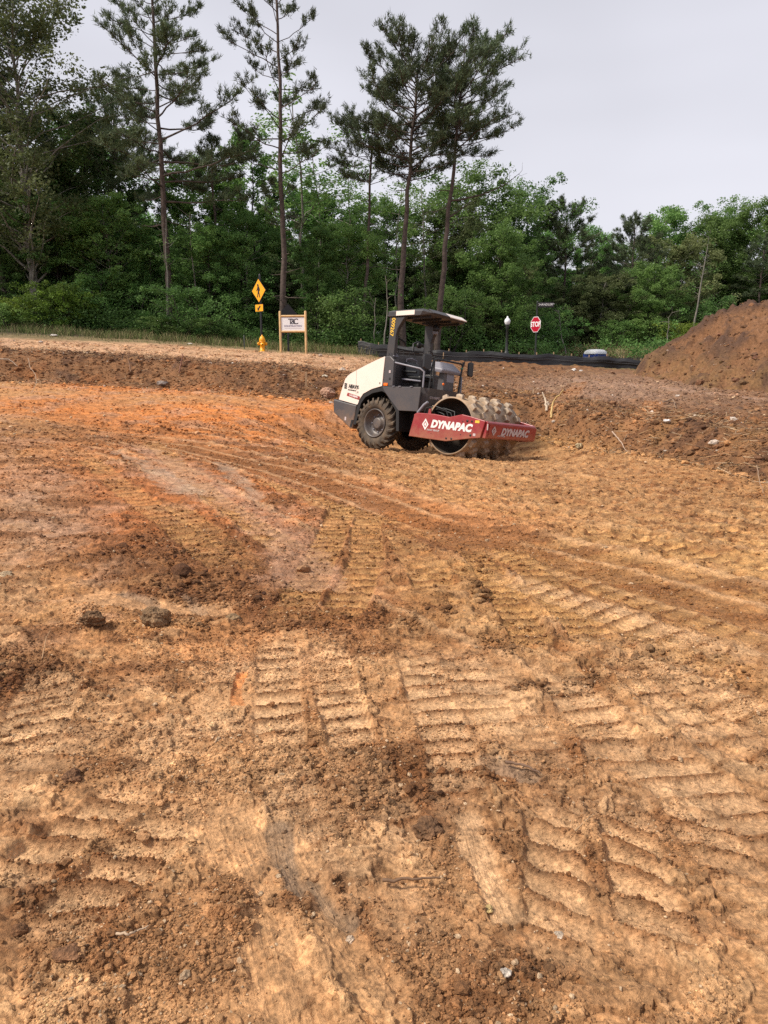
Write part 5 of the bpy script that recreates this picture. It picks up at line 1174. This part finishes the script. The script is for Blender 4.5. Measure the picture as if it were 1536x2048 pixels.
for yy in (-.745,):
    lo = lettering('lettering', 'HEAVY', .115, (-.765, yy - .004, 1.345), (1, 0, .0 - .10), (.0, 0, 1), R_BLK, hd_, shear=.25, bold=.006, extrude=.001, sx=.86)
    lettering('lettering', 'EQUIPMENT', .04, (-.80, yy - .004, 1.268), (1, 0, -.10), (0, 0, 1), R_BLK, hd_, shear=.2, bold=.001, extrude=.001, sx=1.2)
    for k in range(3):
        x0 = -1.05 + .0 * k; z0 = 1.31 + .045 * k
        MB().prism([(x0 - .01, z0), (x0 + .07, z0 - .012), (x0 + .085, z0 + .02), (x0 + .005, z0 + .032)], yy - .006, yy - .001).build('logo_bar', R_BLK, hd_)
    MB().prism([(-.93, 1.215), (-.53, 1.13), (-.55, 1.055), (-.96, 1.145)], yy - .005, yy - .001).build('model_strip', R_RED, hd_)
    lettering('lettering', 'CA1500PD', .06, (-.735, yy - .0075, 1.138), (1, 0, -.21), (.0, 0, 1), R_LET, hd_, shear=.2, bold=.002, extrude=.001)
    for a, b in ((-.60, 1.32), (-.61, 1.23), (.05, 1.44)): MB().box(a - .015, a + .015, yy - .006, yy - .001, b - .02, b + .02).build('latch', mat('latch', (.25, .22, .2), .5), hd_)
MB().tube([(-.25, .42, 1.88), (-.25, .42, 2.12)], .05, 12).build('exhaust_pipe', R_LGREY, RR)
# frame under the hood, wheel wells
MB().box(-1.0, 1.25, -.36, .36, .42, 1.10).build('chassis', R_BLK, RR, bevel=.02)
for s in (-1, 1):
    pts = [(-.60, .95), (-.56, 1.07), (-.45, 1.19), (-.18, 1.30), (.14, 1.36), (.30, 1.30), (.66, .86), (.70, .42), (.62, .42), (.58, .84), (.26, 1.22), (.12, 1.27), (-.16, 1.22), (-.38, 1.12), (-.50, .98), (-.62, .50), (-.70, .50)]
    MB().prism(pts, *sorted((s * .735, s * .36))).build('wheel_arch', R_BLK, RR)
# ---- operator station
SP = [(.13, 1.37), (1.24, 1.37), (1.20, .86), (.66, .86), (.38, 1.10), (.21, 1.26)]
for ya, yb in ((-.75, -.72), (.72, .75)): MB().prism(SP, ya, yb).build('side_skirt', R_GREY, RR, bevel=.008)
front = MB()   # chamfered nose of the platform
fp = [(.15, -.715), (1.05, -.715), (1.33, -.55), (1.33, .52), (1.05, .715), (.15, .715)]
fl = [(.62, -.715), (.95, -.715), (1.20, -.52), (1.20, .50), (.95, .715), (.62, .715)]
front.loft([[(a, b, .88) for a, b in fl], [(a, b, 1.365) for a, b in fp]], 0, False)
pf = front.build('platform', R_GREY, RR, bevel=.012)
for tx_, p_ in (('CA1500PD', (1.275, -.22, 1.10)),):
    lettering('lettering', tx_, .075, (1.285, -.32, 1.17), (0.0, 1, 0), (.27, 0, 1), R_LET2, pf, shear=.2, extrude=.004)
for ya, yb in ((.66, .74), (-.74, -.66)): pl = MB().prism([(.15, 1.378), (.42, 1.378), (.42, 1.93), (.30, 2.02), (.16, 2.02)], ya, yb).build('side_pillar', R_GREY, RR, bevel=.012)
MB().box(.30, .35, -.75, -.742, 1.66, 1.72).build('decal', R_LET2, pl); MB().box(.31, .35, -.75, -.742, 1.52, 1.56).build('handle', R_BLK, pl)
MB().box(.17, .29, -.756, -.742, 1.385, 1.445).build('reflector', R_ORG, RR, bevel=.005)
MB().box(.16, .22, -.655, .655, 1.37, 2.10).build('bulkhead', R_GREY, RR, bevel=.015)
MB().prism([(.16, 2.03), (.34, 2.03), (.28, 2.11), (.16, 2.11)], -.66, -.50).build('shoulder_panel', R_LGREY, RR, bevel=.01)
MB().box(.223, .60, .40, .655, 1.37, 1.75).build('side_console', R_GREY, RR, bevel=.03)
for a in (.45, .62, .95): MB().box(a, a + .07, -.77, -.752, 1.372, 1.384).build('step_edge', R_LGREY, RR)
# seat
st = MB().box(.34, .82, -.30, .22, 1.56, 1.66).build('seat', R_SEAT, RR, bevel=.04, seg=3)
MB().prism([(.30, 1.64), (.42, 1.64), (.36, 1.96), (.29, 1.96)], -.27, .19).build('backrest', R_SEAT, st, bevel=.04, seg=3)
MB().tube([(.33, -.24, 1.9), (.33, -.22, 2.02), (.33, -.05, 2.05), (.33, .12, 2.02), (.33, .14, 1.9)], .014, 8).build('back_handle', R_LGREY, st)
MB().box(.45, .70, -.2, .12, 1.365, 1.56).build('seat_base', R_BLK, st)
MB().tube([(.36, -.34, 1.74), (.74, -.34, 1.72)], .028, 8).build('armrest', R_SEAT, st)
MB().tube([(.45, -.46, 1.56), (.98, -.46, 1.52)], .02, 8).build('grab_rail', R_LGREY, RR)
MB().tube([(.36, -.70, 1.90), (1.14, -.70, 1.76), (1.22, -.66, 1.70), (1.22, -.66, 1.37)], .020, 8).build('side_rail', R_LGREY, RR)
MB().tube([(.36, .70, 1.90), (1.14, .70, 1.76), (1.22, .66, 1.70), (1.22, .66, 1.37)], .020, 8).build('side_rail', R_LGREY, RR)
# console
cn = MB().prism([(1.02, 1.37), (1.20, 1.37), (1.20, 1.76), (1.06, 1.80)], .05, .42).build('console_post', R_GREY, RR, bevel=.015)
MB().box(1.201, 1.207, .14, .40, 1.56, 1.74).build('console_plate', R_LGREY, cn)
MB().loft([[(.86, -.10, 1.80), (1.24, -.10, 1.74), (1.24, .56, 1.74), (.86, .56, 1.80)], [(.84, -.12, 1.86), (1.28, -.12, 1.80), (1.28, .58, 1.80), (.84, .58, 1.86)], [(.90, -.02, 1.99), (1.12, .0, 1.98), (1.12, .46, 1.98), (.90, .48, 1.99)]], 0, False).build('dashboard', R_LGREY, cn, bevel=.03)
MB().lathe([(.025, 0), (.03, .02), (.0, .03)], (1.21, .02, 1.50), axis='x', n=12).build('indicator_lamp', R_ORG, cn)
sw = MB(); ring = [(.84 + .17 * math.cos(t) * .9, .20 + .17 * math.sin(t), 2.06 + .17 * math.cos(t) * .35) for t in np.linspace(0, 2 * math.pi, 25)]
sw.tube(ring, .014, 6); sw.tube([(.84, .03, 2.06), (.84, .37, 2.06)], .012, 6); sw.tube([(.84, .2, 2.06), (.95, .2, 1.90)], .022, 8); sw.build('steering_wheel', R_BLK, RR)
# front hand rail with mirrors
MB().tube([(1.26, -.50, 1.36), (1.26, -.47, 1.70), (1.25, -.42, 1.94), (1.25, -.30, 2.0), (1.25, .55, 2.0), (1.25, .62, 1.97)], .021, 8).build('front_rail', R_BLK, RR)
MB().tube([(1.26, -.34, 1.36), (1.24, -.36, 1.60), (1.25, -.38, 1.96)], .019, 8).build('rail_post', R_BLK, RR)
MB().tube([(1.28, .50, 1.36), (1.26, .56, 1.70), (1.25, .64, 2.04)], .021, 8).build('rail_post', R_BLK, RR)
for s, y0, y1 in ((1, .66, .92), (-1, -.42, -.62)):
    mi = MB().tube([(1.25, y0, 1.96), (1.25, y0 + s * .04, 2.10), (1.25, y0 + s * .12, 2.14), (1.25, y1, 2.12), (1.25, y1 + s * .01, 2.06)], .011, 6).build('mirror_arm', R_BLK, RR)
    mw = .085 if s > 0 else .12
    MB().prism([(y1 - mw, 1.78), (y1 - mw * .6, 1.75), (y1 + mw * .6, 1.75), (y1 + mw, 1.78), (y1 + mw, 2.04), (y1 + mw * .6, 2.07), (y1 - mw * .6, 2.07), (y1 - mw, 2.04)], 1.22, 1.28, 0, 'x').build('mirror', R_GLASS, mi, bevel=.015)
MB().lathe([(.03, 0), (.035, .03), (.0, .05)], (1.25, .60, 1.88), n=10).build('rail_clamp', mat('green_clamp', (.05, .16, .09), .5), RR)
# rear frame, lights behind the driver
MB().tube([(.05, -.50, 2.25), (.05, .50, 2.25)], .018, 6).build('rear_bar', R_BLK, RR)
for yy in (-.38, .48):
    MB().lathe([(.05, -.03), (.07, .0), (.07, .05), (.0, .055)], (.04, yy, 2.42), axis='x', n=14).build('work_lamp', R_BLK, RR)
gr = MB()
for k in range(5): gr.tube([(.03, -.38 + .19 * k, 2.10), (.03, -.38 + .19 * k, 2.25)], .01, 5)
gr.build('rear_guard', R_BLK, RR)
for k in range(2):
    MB().tube([(.0, -.35 + .7 * k, 2.25), (-.02, -.33 + .7 * k, 2.44), (.0, -.20 + .7 * k, 2.50), (.0, .02 + .7 * k, 2.44), (.02, .06 + .7 * k, 2.36)], .025, 6).build('cable_loom', R_BLK, RR)
# roll over posts and canopy
for s in (-1, 1):
    y0, y1 = sorted((s * .56, s * .66))
    MB().prism([(.10, 1.98), (.32, 1.98), (.345, 2.48), (.385, 2.62), (.52, 2.80), (.60, 2.875), (.12, 2.875), (.14, 2.5)], y0, y1).build('canopy_post', R_DGREY, RR, bevel=.015)
lettering('lettering', '009267', .145, (.235, -.6655, 2.66), (-.10, 0, -1), (1, 0, -.10), R_YD, RR, extrude=.001, bold=.002, sx=.9)
cn_ = MB().loft([[(.10, -.69, 2.885), (1.02, -.69, 2.875), (1.22, -.58, 2.88), (1.22, .58, 2.88), (1.02, .69, 2.875), (.10, .69, 2.885)],
                 [(.10, -.69, 2.99), (1.08, -.69, 2.965), (1.25, -.60, 2.92), (1.25, .60, 2.92), (1.08, .69, 2.965), (.10, .69, 2.99)],
                 [(.16, -.62, 3.02), (1.02, -.60, 3.02), (1.14, -.52, 2.99), (1.14, .52, 2.99), (1.02, .60, 3.02), (.16, .62, 3.02)]], 0, False).build('canopy', R_DGREY, RR, bevel=.012)
MB().box(.34, .86, -.6965, -.691, 2.89, 2.985).build('side_stripe', R_WHITE, cn_)
MB().prism([(1.12, 3.0), (1.262, 2.915), (1.268, 2.932), (1.12, 3.02)], -.55, .02).build('front_stripe', R_DGREY, cn_)
MB().prism([(1.12, 3.0), (1.262, 2.915), (1.268, 2.932), (1.12, 3.02)], .025, .62).build('front_stripe', R_WHITE, cn_)
for yy in (-.5, -.15, .2, .5): MB().box(.35, 1.15, yy - .02, yy + .02, 2.835, 2.874).build('roof_rib', R_BLK, cn_)
MB().box(.42, .52, .49, .57, 2.66, 2.80).build('beacon_box', R_LGREY, RR, bevel=.01)
MB().tube([(.98, .62, 2.88), (1.0, .62, 2.76), (.98, .62, 2.70)], .012, 6).build('antenna', R_BLK, RR)
MB().lathe([(.07, 0), (.09, .05), (.05, .13), (0, .14)], (.75, .2, 2.68), n=14).build('work_lamp', R_BLK, RR)
# ---- rear wheels
def wheel(s, first):
    R0 = .56; yo = s * .80; yi = s * .42; w_ = abs(yo - yi); c = (0, (yo + yi) / 2, R0)
    ty = MB(); h = w_ / 2
    prof = [(.315, -h * .70), (.36, -h * .95), (.43, -h * 1.02), (.485, -h * .94), (.515, -h * .7), (.522, 0), (.515, h * .7), (.485, h * .94), (.43, h * 1.02), (.36, h * .95), (.315, h * .70)]
    ty.lathe(prof, c, axis='y', n=56)
    for k in range(22):
        for sd in (-1, 1):
            t0 = 2 * math.pi * (k + .5 * (sd > 0)) / 22; ring = []
            for f, rad in ((0.02, .525), (.55, .523), (.88, .505), (1.06, .455)):
                tt = t0 - .30 * f; dw = .045 + .02 * f; hh = .050 if f < .9 else .028
                yy = c[1] + sd * h * f
                q = []
                for dt, rr in ((-dw, rad - .03), (-dw * .7, rad + hh), (dw * .7, rad + hh), (dw, rad - .03)):
                    a = tt + dt * .9; q.append((c[0] + rr * math.cos(a), yy, c[2] + rr * math.sin(a)))
                ring.append(q)
            ty.loft(ring, 0, False)
    wt = ty.build('tyre', R_RUB, None)
    rm = MB(); o = s * h
    rm.lathe([(.318, o * .72), (.318, o * .90), (.300, o * .93), (.285, o * .70), (.262, o * .55), (.25, o * .15), (.13, o * .10), (.125, o * .42), (.09, o * .45), (.0, o * .45)], c, axis='y', n=40)
    rim = rm.build('rim', R_RIM, None)
    nb_ = MB()
    for k in range(8):
        a = k * math.pi / 4; nb_.lathe([(.016, o * .10), (.016, o * .24), (.0, o * .24)], (c[0] + .19 * math.cos(a), c[1], c[2] + .19 * math.sin(a)), axis='y', n=8)
    nb_.build('wheel_nut', R_LGREY, rim); we = bpy.data.objects.new('wheel', None); col.objects.link(we); we.parent = RR
    wt.parent = we; rim.parent = we
    # keep to three levels: the nuts join the rim
    nut = rim.children[0]; nut.parent = we
wheel(-1, True); wheel(1, False)
MB().tube([(0, -.42, .56), (0, .42, .56)], .10, 12).build('axle', R_BLK, RR)
# ---- drum frame
sp_ = [(1.27, .80), (1.33, .83), (1.79, .82), (2.19, .775), (2.50, .84), (2.74, .80), (3.06, .735), (3.06, .715), (2.97, .40), (2.70, .37), (2.14, .285), (1.61, .31), (1.15, .335)]
for s in (-1, 1):
    y0, y1 = sorted((s * .925, s * .885)); pr = MB().prism(sp_, y0, y1).build('side_plate', R_RED, RR, bevel=.012)
    if s < 0:
        hl = MB()
        for a, b, r_ in ((2.15, .345, .022), (2.28, .345, .022), (2.64, .715, .026), (2.75, .71, .022), (2.74, .44, .024), (1.79, .71, .010), (2.53, .70, .012), (2.50, .44, .010), (1.75, .42, .008)):
            hl.lathe([(0, -.0035), (r_, -.0035), (r_, -.0005), (0, -.0005)], (a, -.925, b), axis='y', n=16)
        hl.build('bolt_hole', R_BLK, pr)
        lettering('lettering', 'DYNAPAC', .205, (2.235, -.9285, .593), (1, 0, -.045), (0, 0, 1), R_LET, pr, shear=.28, bold=.012, extrude=.001, sx=1.06)
        lettering('lettering', 'FAYAT GROUP', .048, (1.80, -.9285, .487), (1, 0, -.03), (0, 0, 1), R_LET2, pr, bold=.002, extrude=.001)
        dm = [(1.50, .60), (1.585, .72), (1.67, .60), (1.585, .48)]; di = [(1.535, .60), (1.585, .67), (1.635, .60), (1.585, .53)]
        def frame(mb, A, B, y_a, y_b, ax='y'):
            for k in range(4):
                j = (k + 1) % 4; mb.prism([A[k], A[j], B[j], B[k]], y_a, y_b, 0, ax)
        lg = MB(); frame(lg, dm, di, -.9295, -.9262); lg.prism([(1.555, .60), (1.585, .642), (1.615, .60), (1.585, .558)], -.9295, -.9262); lg.build('logo_diamond', R_LET, pr)
        MB().box(2.83, 2.93, -.9295, -.9262, .685, .735).build('warning_decal', R_YD, pr)
        MB().box(2.80, 2.86, -.9295, -.9262, .43, .48).build('decal', R_LET2, pr)
MB().box(1.22, 1.34, -.883, .883, .36, .80).build('cross_member', R_RED, RR, bevel=.015)
bar = MB().prism([(2.96, .40), (3.07, .40), (3.10, .70), (3.07, .735), (2.99, .735)], -.883, .883).build('front_bar', R_RED, RR, bevel=.012)
MB().prism([(3.072, .42), (3.084, .42), (3.112, .68), (3.10, .68)], -.82, .90).build('bar_face', R_RED, bar, bevel=.004)
bd = Vector((.10, 0, 1)).normalized(); bx_ = 3.108
def onbar(yv, zv): return (3.0795 + (zv - .40) * .1077 + .010, yv, zv)
lettering('lettering', 'DYNAPAC', .19, onbar(.09, .545), (0, 1, 0), tuple(bd), R_LET2, bar, shear=.28, bold=.011, extrude=.001, sx=1.12)  # letters and logo on this face are duller: its shade is in their colour
lettering('lettering', 'FAYAT GROUP', .04, onbar(-.38, .462), (0, 1, 0), tuple(bd), R_LET2, bar, bold=.001, extrude=.001)
lg = MB(); A = [(-.74, .555), (-.66, .65), (-.58, .555), (-.66, .46)]; B = [(-.705, .555), (-.66, .61), (-.615, .555), (-.66, .50)]
for k in range(4):
    j = (k + 1) % 4; lg.add([onbar(*A[k]), onbar(*A[j]), onbar(*B[j]), onbar(*B[k])], [(0, 1, 2, 3)])
lg.add([onbar(a, b) for a, b in ((-.685, .555), (-.66, .585), (-.635, .555), (-.66, .525))], [(0, 1, 2, 3)]); lg.build('logo_diamond', R_LET2, bar)
MB().prism([(-.90, .56), (-.87, .56), (-.87, .68), (-.90, .68)], 3.10, 3.106, 0, 'x').build('decal', R_LET, bar)
MB().prism([(1.62, .82), (1.70, .82), (1.69, .92), (1.64, .92)], -.915, -.89).build('lifting_lug', R_RED, RR)
MB().box(.62, 1.24, -.30, .30, .34, .80).build('hitch', R_BLK, RR, bevel=.03)
# ---- padfoot drum
DC = (2.15, 0, .60); DR = .585
dr = MB(); n_ = 72
dr.lathe([(DR - .03, -.845), (DR, -.85), (DR, .85), (DR - .03, .845), (DR - .03, .45), (.10, .44)], DC, axis='y', n=n_)
drum = dr.build('drum', R_STEEL, RR)
di_ = MB(); di_.lathe([(DR - .032, -.843), (DR - .034, -.42), (.12, -.40), (.12, -.46), (.0, -.46)], DC, axis='y', n=n_); di_.build('drum_inside', R_IN, drum)
MB().lathe([(.17, -.86), (.17, -.50), (.0, -.50)], (2.15, 0, .60), axis='y', n=24).build('drum_hub', R_BLK, drum)
MB().box(1.95, 2.35, -.884, -.82, .42, .72).build('drum_mount', R_BLK, RR)
pd = MB(); R_ = np.random.default_rng(5)
for j in range(8):
    yc_ = -.735 + j * .21
    for k in range(10):
        t = 2 * math.pi * (k + (.5 if j % 2 else 0)) / 10 + .08; skew = (.28 if j < 4 else -.28)
        rings = []
        for rr, a_, b_ in ((DR - .02, .074, .068), (DR + .045, .066, .060), (DR + .078, .056, .050)):
            q = []
            for sx_, sy_ in ((-1, -1), (1, -1), (1, 1), (-1, 1)):
                u_ = sx_ * a_; v_ = sy_ * b_; u2 = u_ + v_ * skew; tt = t + u2 / rr
                q.append((DC[0] + rr * math.cos(tt), yc_ + v_, DC[2] + rr * math.sin(tt)))
            rings.append(q)
        pd.loft(rings, 0, False)
pd.build('pad_feet', R_PAD, drum, bevel=.012)
MB().box(1.35, 1.44, -.80, .80, .50, .60).build('scraper_beam', R_RED, RR)
# hoses over the side plate
for k, (a, b, hh) in enumerate(((1.42, 2.05, .98), (1.46, 2.15, .93), (1.40, 1.95, .90), (1.5, 2.2, .96))):
    MB().tube([(a, -.80 + .03 * k, .78), (a + .08, -.82 + .03 * k, hh - .04), ((a + b) / 2, -.83 + .03 * k, hh), (b - .05, -.80 + .03 * k, hh - .07), (b, -.76, .74)], .016, 7).build('hose', R_BLK, RR)
for k in range(3):
    MB().tube([(1.05, -.2 + .2 * k, .86), (1.25, -.22 + .2 * k, 1.0), (1.42, -.25 + .2 * k, .80)], .02, 7).build('hose', R_BLK, RR)
MB().tube([(1.30, -.86, .83), (1.44, -.84, 1.0), (1.52, -.82, 1.06)], .03, 8).build('hose_clamp', R_LGREY, RR)
print('roller', time.time() - T0)

print('built', time.time() - T0)
